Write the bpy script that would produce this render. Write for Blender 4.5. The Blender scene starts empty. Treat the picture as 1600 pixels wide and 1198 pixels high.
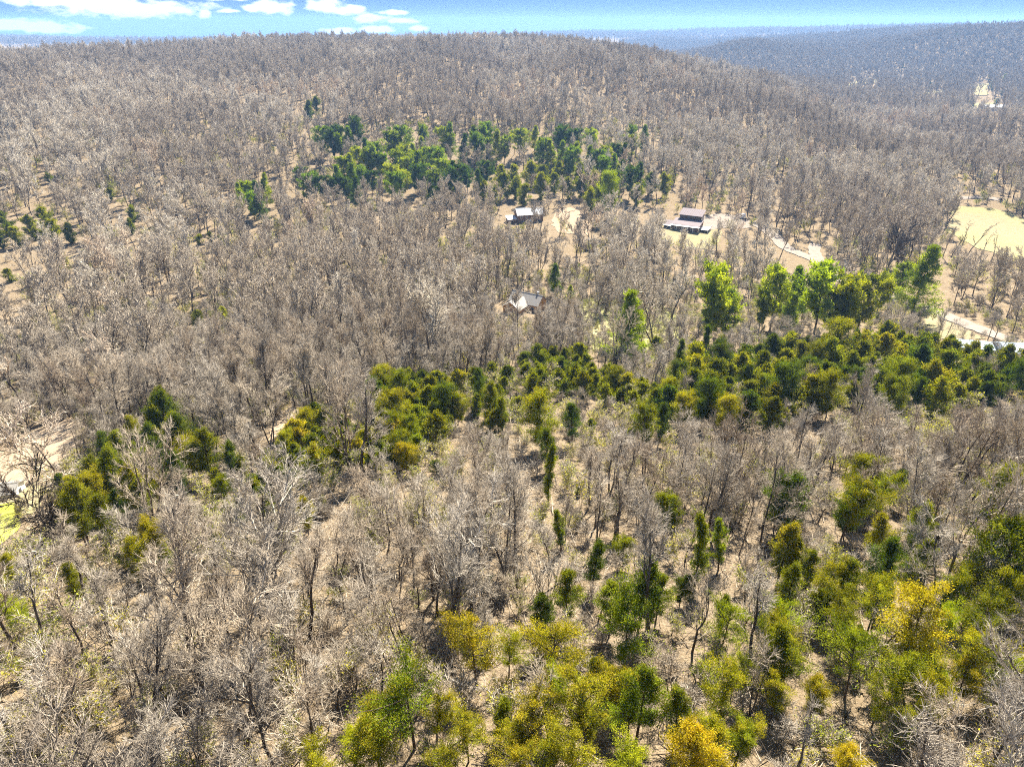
import bpy, math, random, time
import numpy as np
from mathutils import Vector, Matrix, geometry as mgeo

T0 = time.time()
R = math.radians
rng = np.random.default_rng(7)
random.seed(7)
scene = bpy.context.scene
COL = scene.collection

# ------------------------------------------------------------------ camera
FPX = 1067.0                       # focal length in pixels of a 1600 wide frame
PITCH = R(27.6)
cam_d = bpy.data.cameras.new('camera')
cam_d.sensor_width = 36.0
cam_d.lens = 36.0 * FPX / 1600.0
cam_d.clip_start = 0.5
cam_d.clip_end = 60000.0
cam = bpy.data.objects.new('camera', cam_d)
cam.rotation_euler = (R(90) - PITCH, 0, 0)
COL.objects.link(cam)
scene.camera = cam

# ------------------------------------------------------------------ exposure and render settings
vs = scene.view_settings
vs.view_transform = 'Standard'; vs.look = 'None'; vs.gamma = 1.0
vs.exposure = 2.2
vs.use_curve_mapping = False
cy = scene.cycles
cy.max_bounces = 5; cy.diffuse_bounces = 3; cy.glossy_bounces = 1
cy.transmission_bounces = 2; cy.volume_bounces = 0; cy.transparent_max_bounces = 4
cy.use_denoising = False
cy.use_adaptive_sampling = True; cy.adaptive_threshold = 0.02
cy.filter_width = 1.1
cy.caustics_reflective = False; cy.caustics_refractive = False
cy.sample_clamp_indirect = 4.0

# ------------------------------------------------------------------ sun
SUN_EL, SUN_AZ = R(47), R(20)      # azimuth measured from the view direction towards the right
sd = bpy.data.lights.new('sun', 'SUN')
sd.energy = 5.0; sd.angle = R(0.5); sd.color = (1.0, 0.94, 0.83)
sun = bpy.data.objects.new('sun', sd); COL.objects.link(sun)
to_sun = Vector((math.cos(SUN_EL)*math.sin(SUN_AZ), math.cos(SUN_EL)*math.cos(SUN_AZ), math.sin(SUN_EL)))
sun.rotation_euler = to_sun.to_track_quat('Z', 'Y').to_euler()

# ------------------------------------------------------------------ pixel helpers (1600 x 1198 frame)
CP, SP = math.cos(PITCH), math.sin(PITCH)
def pix_dir(u, v):
    x = (u - 800.0) / FPX; y = -(v - 599.0) / FPX
    # camera right = +X, up = (0, SP, CP), forward = (0, CP, -SP)
    d = np.array([x, CP + y*SP, -SP + y*CP])
    return d / np.linalg.norm(d)
def project(p):
    x, y, z = p
    f = y*CP - z*SP; up = y*SP + z*CP
    return 800.0 + FPX*x/f, 599.0 - FPX*up/f, f

# ------------------------------------------------------------------ world sky
W = bpy.data.worlds.new('World'); scene.world = W; W.use_nodes = True
nt = W.node_tree; nt.nodes.clear()
def N(t, **k):
    n = nt.nodes.new(t)
    for a, b in k.items(): setattr(n, a, b)
    return n
def M(op, a, b=None, c=None, clamp=False):
    n = N('ShaderNodeMath', operation=op, use_clamp=clamp)
    for i, s in enumerate((a, b, c)):
        if s is None: continue
        if isinstance(s, (int, float)): n.inputs[i].default_value = s
        else: nt.links.new(s, n.inputs[i])
    return n.outputs[0]
sky = N('ShaderNodeTexSky', sky_type='NISHITA')
sky.sun_disc = False; sky.sun_elevation = SUN_EL; sky.sun_rotation = SUN_AZ
sky.altitude = 300; sky.air_density = 1.0; sky.dust_density = 0.0; sky.ozone_density = 1.0
tc = N('ShaderNodeTexCoord')
sep = N('ShaderNodeSeparateXYZ'); nt.links.new(tc.outputs['Generated'], sep.inputs[0])
az = M('MULTIPLY', M('ARCTAN2', sep.outputs[0], sep.outputs[1]), 57.29578)
el = M('MULTIPLY', M('ARCSINE', sep.outputs[2]), 57.29578)
comb = N('ShaderNodeCombineXYZ'); nt.links.new(M('MULTIPLY', az, 0.8), comb.inputs[0]); nt.links.new(M('MULTIPLY', el, 1.8), comb.inputs[1])
nz = N('ShaderNodeTexNoise', noise_dimensions='2D'); nt.links.new(comb.outputs[0], nz.inputs['Vector'])
nz.inputs['Scale'].default_value = 1.1; nz.inputs['Detail'].default_value = 7; nz.inputs['Roughness'].default_value = 0.58
wob = M('SUBTRACT', nz.outputs[0], 0.5)
CLOUDS = [(205,14,120,13),(120,3,110,8),(25,40,78,9),(75,44,50,8),(320,22,12,7),(425,12,40,11),(395,14,16,7),(508,10,34,11),(545,16,28,8),(580,30,34,7),
          (625,33,30,5),(615,20,28,4),(530,49,30,6),(588,46,32,6),(655,45,18,5),(355,18,22,3),(350,-4,50,5)]
fac = None
for (u, v, w, h) in CLOUDS:
    d = pix_dir(u, v)
    a0 = math.degrees(math.atan2(d[0], d[1])); e0 = math.degrees(math.asin(d[2]))
    k = math.degrees(1/FPX)*0.86
    dx = M('DIVIDE', M('SUBTRACT', az, a0), w*k); dy = M('DIVIDE', M('SUBTRACT', el, e0), h*k)
    dd = M('SQRT', M('ADD', M('MULTIPLY', dx, dx), M('MULTIPLY', dy, dy)))
    fac = M('SUBTRACT', 1.05, dd) if fac is None else M('MAXIMUM', fac, M('SUBTRACT', 1.05, dd))
c1 = M('MULTIPLY', M('ADD', fac, M('MULTIPLY', wob, 1.5)), 2.2, clamp=True)
# scattered cumulus over the rest of the sky
nz2 = N('ShaderNodeTexNoise', noise_dimensions='3D'); nt.links.new(tc.outputs['Generated'], nz2.inputs['Vector'])
nz2.inputs['Scale'].default_value = 5; nz2.inputs['Detail'].default_value = 6
c2 = M('MULTIPLY', M('MULTIPLY', M('SUBTRACT', nz2.outputs[0], 0.62, clamp=True), 6, clamp=True), M('MULTIPLY', M('SUBTRACT', el, 4.0), 0.2, clamp=True), clamp=True)
cf = M('MAXIMUM', c1, c2)
tint = N('ShaderNodeMix', data_type='RGBA', blend_type='MULTIPLY'); nt.links.new(M('SUBTRACT', 1.0, M('MULTIPLY', M('SUBTRACT', el, 3.0, clamp=False), 0.04, clamp=True)), tint.inputs[0])
nt.links.new(sky.outputs[0], tint.inputs[6]); tint.inputs[7].default_value = (0.075, 0.14, 0.33, 1)
mix = N('ShaderNodeMix', data_type='RGBA')
nt.links.new(M('MULTIPLY', cf, 0.85), mix.inputs[0]); nt.links.new(tint.outputs[2], mix.inputs[6])
mix.inputs[7].default_value = (6.4, 6.6, 6.9, 1)
bg = N('ShaderNodeBackground'); bg.inputs['Strength'].default_value = 0.05
nt.links.new(mix.outputs[2], bg.inputs['Color'])
wo = N('ShaderNodeOutputWorld'); nt.links.new(bg.outputs[0], wo.inputs['Surface'])

# ------------------------------------------------------------------ terrain heights
# control values: what lies at a pixel and how far below the camera it is
CTRL = []
def cpx(u, v, z):
    d = pix_dir(u, v); r = z / d[2] * math.hypot(d[0], d[1])
    CTRL.append((math.atan2(d[0], d[1]), math.log(r), z))
def cpr(azd, r, z): CTRL.append((R(azd), math.log(r), z))
near = [(1250,-37),(1100,-39.5),(950,-42),(830,-45.5),(740,-49.5),(670,-54),(620,-59),(570,-65),(510,-71),(450,-75),(390,-77),(340,-76.5),(280,-72),(210,-62),(150,-50),(105,-37)]
for u in (500, 800, 1050):
    for v, z in near: cpx(u, v, z)
for v, z in [(1250,-37),(1100,-40),(950,-45),(860,-54),(780,-64),(700,-70),(620,-73),(540,-75),(450,-76),(360,-73),(280,-67),(210,-59),(150,-49),(105,-39)]:
    cpx(-20, v, z); cpx(-320, v, z)
for v, z in [(1250,-37),(1100,-40),(950,-43.5),(860,-48),(780,-53),(700,-59),(620,-66),(560,-71),(450,-76),(360,-75),(280,-69),(210,-60),(150,-49),(105,-37)]:
    cpx(240, v, z)
for v, z in [(1250,-37),(1100,-39),(950,-41.5),(850,-44.5),(760,-48),(700,-51),(650,-55),(610,-60),(570,-67),(530,-71),(490,-73.5),(400,-77),(340,-79),(280,-80),(220,-81)]:
    cpx(1330, v, z); cpx(1620, v, z); cpx(1950, v, z)
# ridge crest on the left and centre
for u, v, r, z in [(-300,94,900,-40),(0,90,900,-40),(120,80,930,-34),(300,77,930,-31),(550,76,940,-31),(800,75,940,-30),(930,86,920,-37),(1010,101,890,-47),(1100,121,860,-60),(1200,140,840,-71),(1300,158,820,-79)]:
    cpx(u, v, z)
for a, z1, z2 in [(-50,-70,-80),(-38,-70,-80),(-25,-75,-85),(-10,-75,-90),(0,-75,-90),(6,-76,-90),(12,-80,-90)]:
    cpr(a, 1300, z1); cpr(a, 1900, z2); cpr(a, 3000, -75)
for v, z in [(185,-85),(150,-88),(128,-86),(112,-78),(94,-64),(78,-48),(66,-33),(59,-24)]:
    cpx(1330, v, z)
for v, z in [(180,-85),(150,-85),(128,-78),(108,-66),(90,-52),(73,-35),(60,-22),(54,-15)]:
    cpx(1480, v, z)
for v, z in [(180,-84),(150,-82),(126,-72),(106,-60),(84,-43),(66,-27),(55,-15),(51,-10)]:
    cpx(1640, v, z); cpx(1950, v, z)
for v, z in [(130,-90),(110,-76),(88,-56),(72,-38),(66,-30)]:
    cpx(1160, v, z)
# far ridge, all round
for u, v in [(-300,66),(0,66),(120,70),(300,70),(550,66),(650,62),(740,60),(860,60),(950,57),(1100,55),(1250,53),(1400,50),(1640,48)]:
    d = pix_dir(u, v); r = 5200.0
    CTRL.append((math.atan2(d[0], d[1]), math.log(r), r*d[2]/math.hypot(d[0], d[1])))
for a in (-100,-70,70,100):
    for r, z in [(10,-36),(30,-37),(100,-55),(400,-92),(900,-60),(2000,-70),(5200,-20)]: cpr(a, r, z)
for a in (-40,0,40): cpr(a, 10, -34.5)
for a in (-100,-50,-25,0,25,50,100): cpr(a, 12000, -160)
CT = np.array(CTRL)
AZ_K = 1.3
def build_table():
    A = np.linspace(R(-100), R(100), 321); L = np.linspace(math.log(8), math.log(12000), 361)
    X = np.stack([CT[:,0]*AZ_K, CT[:,1]], 1); n = len(X)
    K = np.linalg.norm(X[:,None]-X[None], axis=2) + np.eye(n)*(-0.012)
    P = np.hstack([np.ones((n,1)), X]); 
    Amat = np.block([[K, P],[P.T, np.zeros((3,3))]])
    w = np.linalg.lstsq(Amat, np.concatenate([CT[:,2], np.zeros(3)]), rcond=None)[0]
    ga, gl = np.meshgrid(A, L, indexing='ij')
    Q = np.stack([ga.ravel()*AZ_K, gl.ravel()], 1)
    out = np.empty(len(Q))
    for i in range(0, len(Q), 20000):
        q = Q[i:i+20000]
        out[i:i+20000] = np.linalg.norm(q[:,None]-X[None], axis=2) @ w[:n] + w[n] + q @ w[n+1:]
    T = out.reshape(ga.shape)
    k = np.exp(-0.5*(np.arange(-4,5)/1.6)**2); k /= k.sum()
    for ax in (0, 1):
        Tp = np.pad(T, [(4,4) if i == ax else (0,0) for i in (0,1)], mode='edge')
        T = sum(k[j]*np.take(Tp, np.arange(j, j+T.shape[ax]), axis=ax) for j in range(9))
    return A, L, T
TA, TL, TT = build_table()

def hash2(ix, iy, s):
    h = (ix.astype(np.int64)*374761393 + iy.astype(np.int64)*668265263 + s*1442695041) & 0xffffffff
    h = ((h ^ (h >> 13)) * 1274126177) & 0xffffffff
    return ((h ^ (h >> 16)) & 0xffffff) / float(0xffffff)
def vnoise(x, y, s=0):
    ix = np.floor(x); iy = np.floor(y); fx = x-ix; fy = y-iy
    fx = fx*fx*(3-2*fx); fy = fy*fy*(3-2*fy)
    a = hash2(ix,iy,s); b = hash2(ix+1,iy,s); c = hash2(ix,iy+1,s); d = hash2(ix+1,iy+1,s)
    return (a*(1-fx)+b*fx)*(1-fy) + (c*(1-fx)+d*fx)*fy
def height(x, y):
    x = np.asarray(x, float); y = np.asarray(y, float)
    a = np.clip(np.arctan2(x, y), TA[0], TA[-1]); r = np.maximum(np.hypot(x, y), 8.0)
    l = np.log(r)
    fa = (a-TA[0])/(TA[1]-TA[0]); fl = np.clip((l-TL[0])/(TL[1]-TL[0]), 0, len(TL)-1.001)
    ia = np.minimum(fa.astype(int), len(TA)-2); il = np.minimum(fl.astype(int), len(TL)-2)
    ta = fa-ia; tl = fl-il
    z = (TT[ia,il]*(1-ta)+TT[ia+1,il]*ta)*(1-tl) + (TT[ia,il+1]*(1-ta)+TT[ia+1,il+1]*ta)*tl
    w1 = np.clip((r-60)/300, 0, 1)*(1-.6*np.clip((r-760)/110, 0, 1)); w2 = np.clip((r-1000)/800, 0, 1)
    z = z + (vnoise(x/38, y/38, 1)-.5)*1.6*(1-w2) + (vnoise(x/130+9, y/130, 2)-.5)*7*w1
    w3 = np.clip((r-380)/250, 0, 1)*(1-w2)*(1-.85*np.clip((r-760)/110, 0, 1))
    rv = 1-np.abs(vnoise(x/105+5.1, y/230+1.7, 7)*2-1)
    z = z + ((rv-.5)*15 + (vnoise(x/60, y/75, 8)-.5)*7)*w3
    rid = 1-np.abs(vnoise(x/520+3.3, y/620, 3)*2-1)
    z = z - 7*w2*np.clip((5000-r)/1500, 0, 1) + (rid-.6)*26*w2 + (vnoise(x/210, y/210, 4)-.5)*9*w2
    return z
def hz(x, y): return float(height(np.array([x]), np.array([y]))[0])

def ground_at(u, v, lift=0.0):
    """Point of the land seen at a pixel (lift: metres of tree above the land)."""
    d = pix_dir(u, v)
    s = np.exp(np.linspace(math.log(15), math.log(9000), 2600))
    p = s[:,None]*d[None]
    below = p[:,2] < height(p[:,0], p[:,1]) + lift
    i = int(np.argmax(below)) if below.any() else len(s)-1
    if i == 0: i = 1
    lo, hi = s[i-1], s[i]
    for _ in range(12):
        m = (lo+hi)/2; q = m*d
        if q[2] < hz(q[0], q[1]) + lift: hi = m
        else: lo = m
    q = hi*d
    return float(q[0]), float(q[1]), hz(q[0], q[1])

# ------------------------------------------------------------------ materials
def mat(name):
    m = bpy.data.materials.new(name); m.use_nodes = True; m.node_tree.nodes.clear(); return m
class G:
    def __init__(s, m): s.t = m.node_tree
    def n(s, typ, **k):
        q = s.t.nodes.new(typ)
        for a, b in k.items(): setattr(q, a, b)
        return q
    def l(s, a, b): s.t.links.new(a, b)
    def math(s, op, a, b=None, clamp=False):
        q = s.n('ShaderNodeMath', operation=op, use_clamp=clamp)
        for i, x in enumerate((a, b)):
            if x is None: continue
            if isinstance(x, (int, float)): q.inputs[i].default_value = x
            else: s.l(x, q.inputs[i])
        return q.outputs[0]
    def mixc(s, f, a, b, blend='MIX'):
        q = s.n('ShaderNodeMix', data_type='RGBA', blend_type=blend)
        for i, x in ((0, f), (6, a), (7, b)):
            if isinstance(x, (int, float)): q.inputs[i].default_value = x
            elif isinstance(x, tuple): q.inputs[i].default_value = (*x, 1)
            else: s.l(x, q.inputs[i])
        return q.outputs[2]
    def noise(s, scale, detail=4, vec=None, rough=0.55):
        q = s.n('ShaderNodeTexNoise'); q.inputs['Scale'].default_value = scale; q.inputs['Detail'].default_value = detail; q.inputs['Roughness'].default_value = rough
        if vec is None:
            tcn = s.n('ShaderNodeTexCoord'); vec = tcn.outputs['Object']
        s.l(vec, q.inputs['Vector']); return q.outputs[0]
    def step(s, x, lo, hi):
        q = s.n('ShaderNodeMapRange'); q.inputs[1].default_value = lo; q.inputs[2].default_value = hi; s.l(x, q.inputs[0]); return q.outputs[0]

def ground_material(name, cols, patch=None, fine=0.9, bump=0.25, dots=None):
    """cols: dark, mid, light; procedural litter with speckle and soft patches"""
    m = mat(name); g = G(m)
    geo = g.n('ShaderNodeNewGeometry'); P = geo.outputs['Position']
    big = g.noise(0.035, 4, P); mid = g.noise(0.5, 5, P, .65); fin = g.noise(4.5, 5, P, .75)
    c = g.mixc(g.step(mid, .32, .68), cols[0], cols[1])
    c = g.mixc(g.math('MULTIPLY', g.step(fin, .45, .66), fine), c, cols[2])
    if patch: c = g.mixc(g.math('MULTIPLY', g.step(big, .45, .62), patch[1]), c, patch[0])
    c = g.mixc(g.math('MULTIPLY', g.step(g.noise(9.0, 3, P), .58, .68), .75), c, tuple(x*.3 for x in cols[0]))
    c = g.mixc(g.math('MULTIPLY', g.step(g.noise(1.6, 6, P, .8), .56, .64), .45), c, tuple(x*.5 for x in cols[0]))
    c = g.mixc(g.math('MULTIPLY', g.step(g.noise(14.0, 2, P), .60, .66), .5), c, tuple(min(.8, x*1.35) for x in cols[2]))
    b = g.n('ShaderNodeBump'); b.inputs['Strength'].default_value = bump; b.inputs['Distance'].default_value = .35
    g.l(g.noise(3.0, 5, P, .7), b.inputs['Height'])
    d = g.n('ShaderNodeBsdfDiffuse'); g.l(c, d.inputs[0]); g.l(b.outputs[0], d.inputs['Normal'])
    o = g.n('ShaderNodeOutputMaterial'); g.l(d.outputs[0], o.inputs[0]); return m

M_LITTER = ground_material('leaf_litter', ((.095,.067,.038),(.21,.158,.102),(.32,.255,.175)), ((.18,.135,.08), .6), bump=.9)
M_STRAW = ground_material('dry_grass', ((.18,.145,.08),(.24,.20,.115),(.29,.25,.16)), ((.235,.215,.09), .6), bump=.15)
M_TAN = ground_material('bare_earth', ((.22,.155,.10),(.30,.225,.15),(.36,.29,.21)), None, bump=.15)
M_LAWN = ground_material('lawn_grass', ((.23,.25,.03),(.31,.32,.035),(.34,.32,.07)), ((.62,.55,.2), .3), bump=.1)
M_MOSS = ground_material('pale_grass', ((.2,.2,.07),(.28,.27,.1),(.34,.31,.17)), ((.3,.24,.15), .6), bump=.15)
M_GRAVEL = ground_material('gravel', ((.17,.14,.11),(.24,.20,.165),(.30,.26,.22)), None, fine=.6, bump=.12)

def bark_material(name, lo, hi, obj_tint=True):
    m = mat(name); g = G(m)
    oi = g.n('ShaderNodeObjectInfo')
    c = g.mixc(oi.outputs['Random'], lo, hi)
    n = g.noise(3.5, 3)
    c = g.mixc(g.step(n, .35, .7), c, tuple(x*.5 for x in lo))
    if obj_tint: c = g.mixc(1.0, c, oi.outputs['Color'], 'MULTIPLY')
    d = g.n('ShaderNodeBsdfDiffuse'); g.l(c, d.inputs[0])
    o = g.n('ShaderNodeOutputMaterial'); g.l(d.outputs[0], o.inputs[0]); return m
M_BARK = bark_material('tree_bark', (.085,.068,.052), (.16,.132,.105))
M_TWIG = bark_material('bare_twigs', (.55,.475,.37), (.74,.665,.54))
M_TWIGNEAR = bark_material('bare_twigs_near', (.40,.34,.265), (.60,.53,.43))
M_TWIGFAR = bark_material('bare_twigs_far', (.37,.31,.245), (.50,.435,.35))
M_TWIGDARK = bark_material('bare_twigs_dark', (.43,.36,.27), (.56,.48,.375))
M_TWIGROSE = bark_material('bare_twigs_budding', (.60,.47,.34), (.70,.58,.43))
M_DEAD = bark_material('dead_wood', (.12,.10,.085), (.18,.155,.13))
M_PALE = bark_material('pale_wood', (.40,.36,.30), (.52,.47,.40))
M_CBARK = bark_material('cedar_bark', (.10,.075,.055), (.15,.115,.085), False)

def leaf_material(name, trans=.34, rnd=None):
    """colour of the object itself, varied per spray; alpha of the colour = how much the tips turn orange"""
    m = mat(name); g = G(m)
    oi = g.n('ShaderNodeObjectInfo')
    at = g.n('ShaderNodeAttribute', attribute_name='spray'); sp = g.n('ShaderNodeSeparateXYZ'); g.l(at.outputs['Vector'], sp.inputs[0])
    base = oi.outputs['Color'] if rnd is None else g.mixc(oi.outputs['Random'], rnd[0], rnd[1])
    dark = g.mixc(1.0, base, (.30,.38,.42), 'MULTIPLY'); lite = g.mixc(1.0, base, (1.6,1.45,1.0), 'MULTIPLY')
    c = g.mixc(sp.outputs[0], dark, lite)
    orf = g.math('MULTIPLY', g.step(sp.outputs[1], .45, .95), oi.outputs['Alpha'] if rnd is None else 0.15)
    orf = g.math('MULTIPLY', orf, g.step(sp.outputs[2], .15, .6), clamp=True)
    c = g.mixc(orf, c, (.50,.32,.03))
    d = g.n('ShaderNodeBsdfDiffuse'); g.l(c, d.inputs[0])
    t = g.n('ShaderNodeBsdfTranslucent'); g.l(g.mixc(1.0, c, (1.25,1.3,.55), 'MULTIPLY'), t.inputs[0])
    x = g.n('ShaderNodeMixShader'); x.inputs[0].default_value = trans; g.l(d.outputs[0], x.inputs[1]); g.l(t.outputs[0], x.inputs[2])
    o = g.n('ShaderNodeOutputMaterial'); g.l(x.outputs[0], o.inputs[0]); return m
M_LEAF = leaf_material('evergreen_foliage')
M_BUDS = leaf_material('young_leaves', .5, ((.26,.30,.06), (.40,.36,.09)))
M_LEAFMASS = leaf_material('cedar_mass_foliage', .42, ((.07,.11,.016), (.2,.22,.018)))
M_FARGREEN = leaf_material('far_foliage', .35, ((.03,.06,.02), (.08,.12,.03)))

def plain(name, col, rough=.8, metal=0, nscale=None, namt=.25):
    m = mat(name); g = G(m)
    p = g.n('ShaderNodeBsdfPrincipled'); p.inputs['Roughness'].default_value = rough; p.inputs['Metallic'].default_value = metal
    c = g.mixc(g.math('MULTIPLY', g.step(g.noise(nscale or 1.5, 5), .35, .7), namt), col, tuple(x*.45 for x in col))
    g.l(c, p.inputs['Base Color'])
    o = g.n('ShaderNodeOutputMaterial'); g.l(p.outputs[0], o.inputs[0]); return m

# ------------------------------------------------------------------ mesh helpers
def mesh_np(name, verts, quads=None, tris=None, mats=(), mi=None, attrs=None, smooth=False):
    me = bpy.data.meshes.new(name)
    verts = np.ascontiguousarray(verts, dtype=np.float32)
    q = np.zeros((0,4), int) if quads is None else np.asarray(quads, int)
    t = np.zeros((0,3), int) if tris is None else np.asarray(tris, int)
    loops = np.concatenate([q.ravel(), t.ravel()]).astype(np.int32)
    tot = np.concatenate([np.full(len(q), 4), np.full(len(t), 3)]).astype(np.int32)
    start = np.concatenate([[0], np.cumsum(tot)[:-1]]).astype(np.int32) if len(tot) else np.zeros(0, np.int32)
    me.vertices.add(len(verts)); me.vertices.foreach_set('co', verts.ravel())
    me.loops.add(len(loops)); me.loops.foreach_set('vertex_index', loops)
    me.polygons.add(len(tot)); me.polygons.foreach_set('loop_start', start); me.polygons.foreach_set('loop_total', tot)
    for m in mats: me.materials.append(m)
    if mi is not None: me.polygons.foreach_set('material_index', np.asarray(mi, np.int32))
    if smooth: me.polygons.foreach_set('use_smooth', np.ones(len(tot), bool))
    if attrs:
        for k, a in attrs.items():
            at = me.attributes.new(k, 'FLOAT_VECTOR', 'POINT'); at.data.foreach_set('vector', np.ascontiguousarray(a, dtype=np.float32).ravel())
    me.update(calc_edges=True); return me

def unit(a): return a / np.maximum(np.linalg.norm(a, axis=-1, keepdims=True), 1e-9)
def tubes(pts, r0, r1, k=3):
    """pts (N,S+1,3) polylines -> prisms with k sides, radius r0 at the base and r1 at the tip (arrays of N)"""
    n, s1, _ = pts.shape
    d = np.empty_like(pts); d[:,:-1] = pts[:,1:]-pts[:,:-1]; d[:,-1] = d[:,-2]; d = unit(d)
    ref = np.where(np.abs(d[:,:1,2:3]) > .9, np.array([1.,0,0]), np.array([0,0,1.]))
    a = unit(np.cross(d, np.broadcast_to(ref, d.shape))); b = np.cross(d, a)
    tt = np.linspace(0, 1, s1)[None,:]
    rad = (np.asarray(r0)[:,None]*(1-tt) + np.asarray(r1)[:,None]*tt)
    ang = np.arange(k)*2*math.pi/k
    ring = a[:,:,None]*np.cos(ang)[None,None,:,None] + b[:,:,None]*np.sin(ang)[None,None,:,None]
    V = pts[:,:,None] + ring*rad[:,:,None,None]
    idx = np.arange(n*s1*k).reshape(n, s1, k)
    nx = np.roll(idx, -1, axis=2)
    Q = np.stack([idx[:,:-1], nx[:,:-1], nx[:,1:], idx[:,1:]], -1).reshape(-1, 4)
    return V.reshape(-1, 3), Q
def grow(p0, d0, L, nseg, wander, up, g):
    n = len(p0); pts = np.empty((n, nseg+1, 3)); pts[:,0] = p0; d = unit(d0.copy()); p = p0.copy()
    for s in range(nseg):
        d = unit(d + g.normal(size=(n,3))*wander + np.array([0,0,1.])*up)
        p = p + d*(L/nseg)[:,None]; pts[:,s+1] = p
    return pts
def sprout(par, Lp, cnt, t0, t1, angle, ratio, g, aspread=.25, taper=.55):
    """children on parent polylines: returns positions, directions, lengths, parent index, t"""
    n, s1, _ = par.shape
    pi = np.repeat(np.arange(n), cnt); m = len(pi)
    t = t0 + (t1-t0)*((np.tile(np.arange(cnt), n) + g.random(m))/cnt)
    f = t*(s1-1); i = np.minimum(f.astype(int), s1-2); w = (f-i)[:,None]
    A = par[pi,i]; B = par[pi,i+1]; pos = A*(1-w)+B*w; dp = unit(B-A)
    ref = g.normal(size=(m,3)); perp = unit(np.cross(dp, ref))
    th = angle + g.normal(size=m)*aspread
    d = dp*np.cos(th)[:,None] + perp*np.sin(th)[:,None]
    L = Lp[pi]*ratio*(1-taper*t)*(.75+.5*g.random(m))
    return pos, d, L, pi, t
def cat(parts):
    V, Q, o = [], [], 0
    for v, q in parts: V.append(v); Q.append(q+o); o += len(v)
    return np.concatenate(V), np.concatenate(Q)

def bare_tree(seed, H, spread=.42, fork=.35, limbs=10, ang=.75, up=.12, n2=7, n3=6, n4=4, tw=(.05,.028,.018,.009), lean=.04, bend=.07, stems=1, twseg=2):
    """returns (trunk verts, quads), (crown verts, quads)"""
    g = np.random.default_rng(seed)
    p = np.zeros((stems,3)); p[:,2] = -.3
    d = np.stack([g.normal(size=stems)*lean*(1 if stems == 1 else 4), g.normal(size=stems)*lean*(1 if stems == 1 else 4), np.ones(stems)], 1)
    Ls = H*(.86+.1*g.random(stems)); r = H*.0145*(1 if stems == 1 else .75)
    t0 = grow(p, d, Ls, 9, bend, .06, g)
    wood = [tubes(t0, np.full(stems, r), np.full(stems, r*.22), 6)]
    lb = max(3, limbs//stems)
    q, d, L, pi, t = sprout(t0, Ls, lb, fork, .97, ang, spread, g, .2, .35)
    l1 = grow(q, d, L, 5, .12, up, g); rr = r*(1.05-t)*.62
    wood.append(tubes(l1, rr, rr*.3, 4))
    crown = []
    q, d, L2, p2, t2 = sprout(l1, L, n2, .18, 1, .62, .62, g)
    l2 = grow(q, d, L2, 3, .14, up*.8, g); crown.append(tubes(l2, np.full(len(q), tw[0]*1.1), np.full(len(q), tw[0]*.45), 3))
    q, d, L3, p3, t3 = sprout(l2, L2, n3, .1, 1, .6, .58, g)
    L3 = np.maximum(L3, .62)
    l3 = grow(q, d, L3, twseg, .16, up*.8, g); crown.append(tubes(l3, np.full(len(q), tw[1]), np.full(len(q), tw[2]*.8), 3))
    if n4:
        q, d, L4, p4, t4 = sprout(l3, L3, n4, .15, 1, .55, .6, g)
        L4 = np.maximum(L4, .5)
        l4 = grow(q, d, L4, 1, .1, up, g); crown.append(tubes(l4, np.full(len(q), tw[2]), np.full(len(q), tw[3]), 3))
    return cat(wood), cat(crown)

def leaves(cent, size, n, g, spread, asp=.5, val=None, tip=None, flat=0.0, outward=None):
    """n small triangles round each centre"""
    m = len(cent)*n; c = np.repeat(cent, n, 0) + g.normal(size=(m,3))*np.repeat(spread, n)[:,None]*np.array([1,1,1-flat*.6])
    a = unit(g.normal(size=(m,3)) + (0 if outward is None else np.repeat(outward, n, 0)*1.2)); b = unit(np.cross(a, g.normal(size=(m,3))))
    s = size*(.6+.8*g.random(m))[:,None]
    V = np.stack([c-b*s*asp*.5-a*s*.2, c+b*s*asp*.5-a*s*.2, c+a*s*.8], 1).reshape(-1,3)
    T = np.arange(m*3).reshape(m,3)
    v = np.repeat(np.clip(np.repeat(val, n)+g.normal(size=m)*.13, 0, 1), 3); t = np.repeat(np.repeat(tip, n), 3); r = np.repeat(g.random(m), 3)
    return V, T, np.stack([v, t, r], 1)

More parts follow.
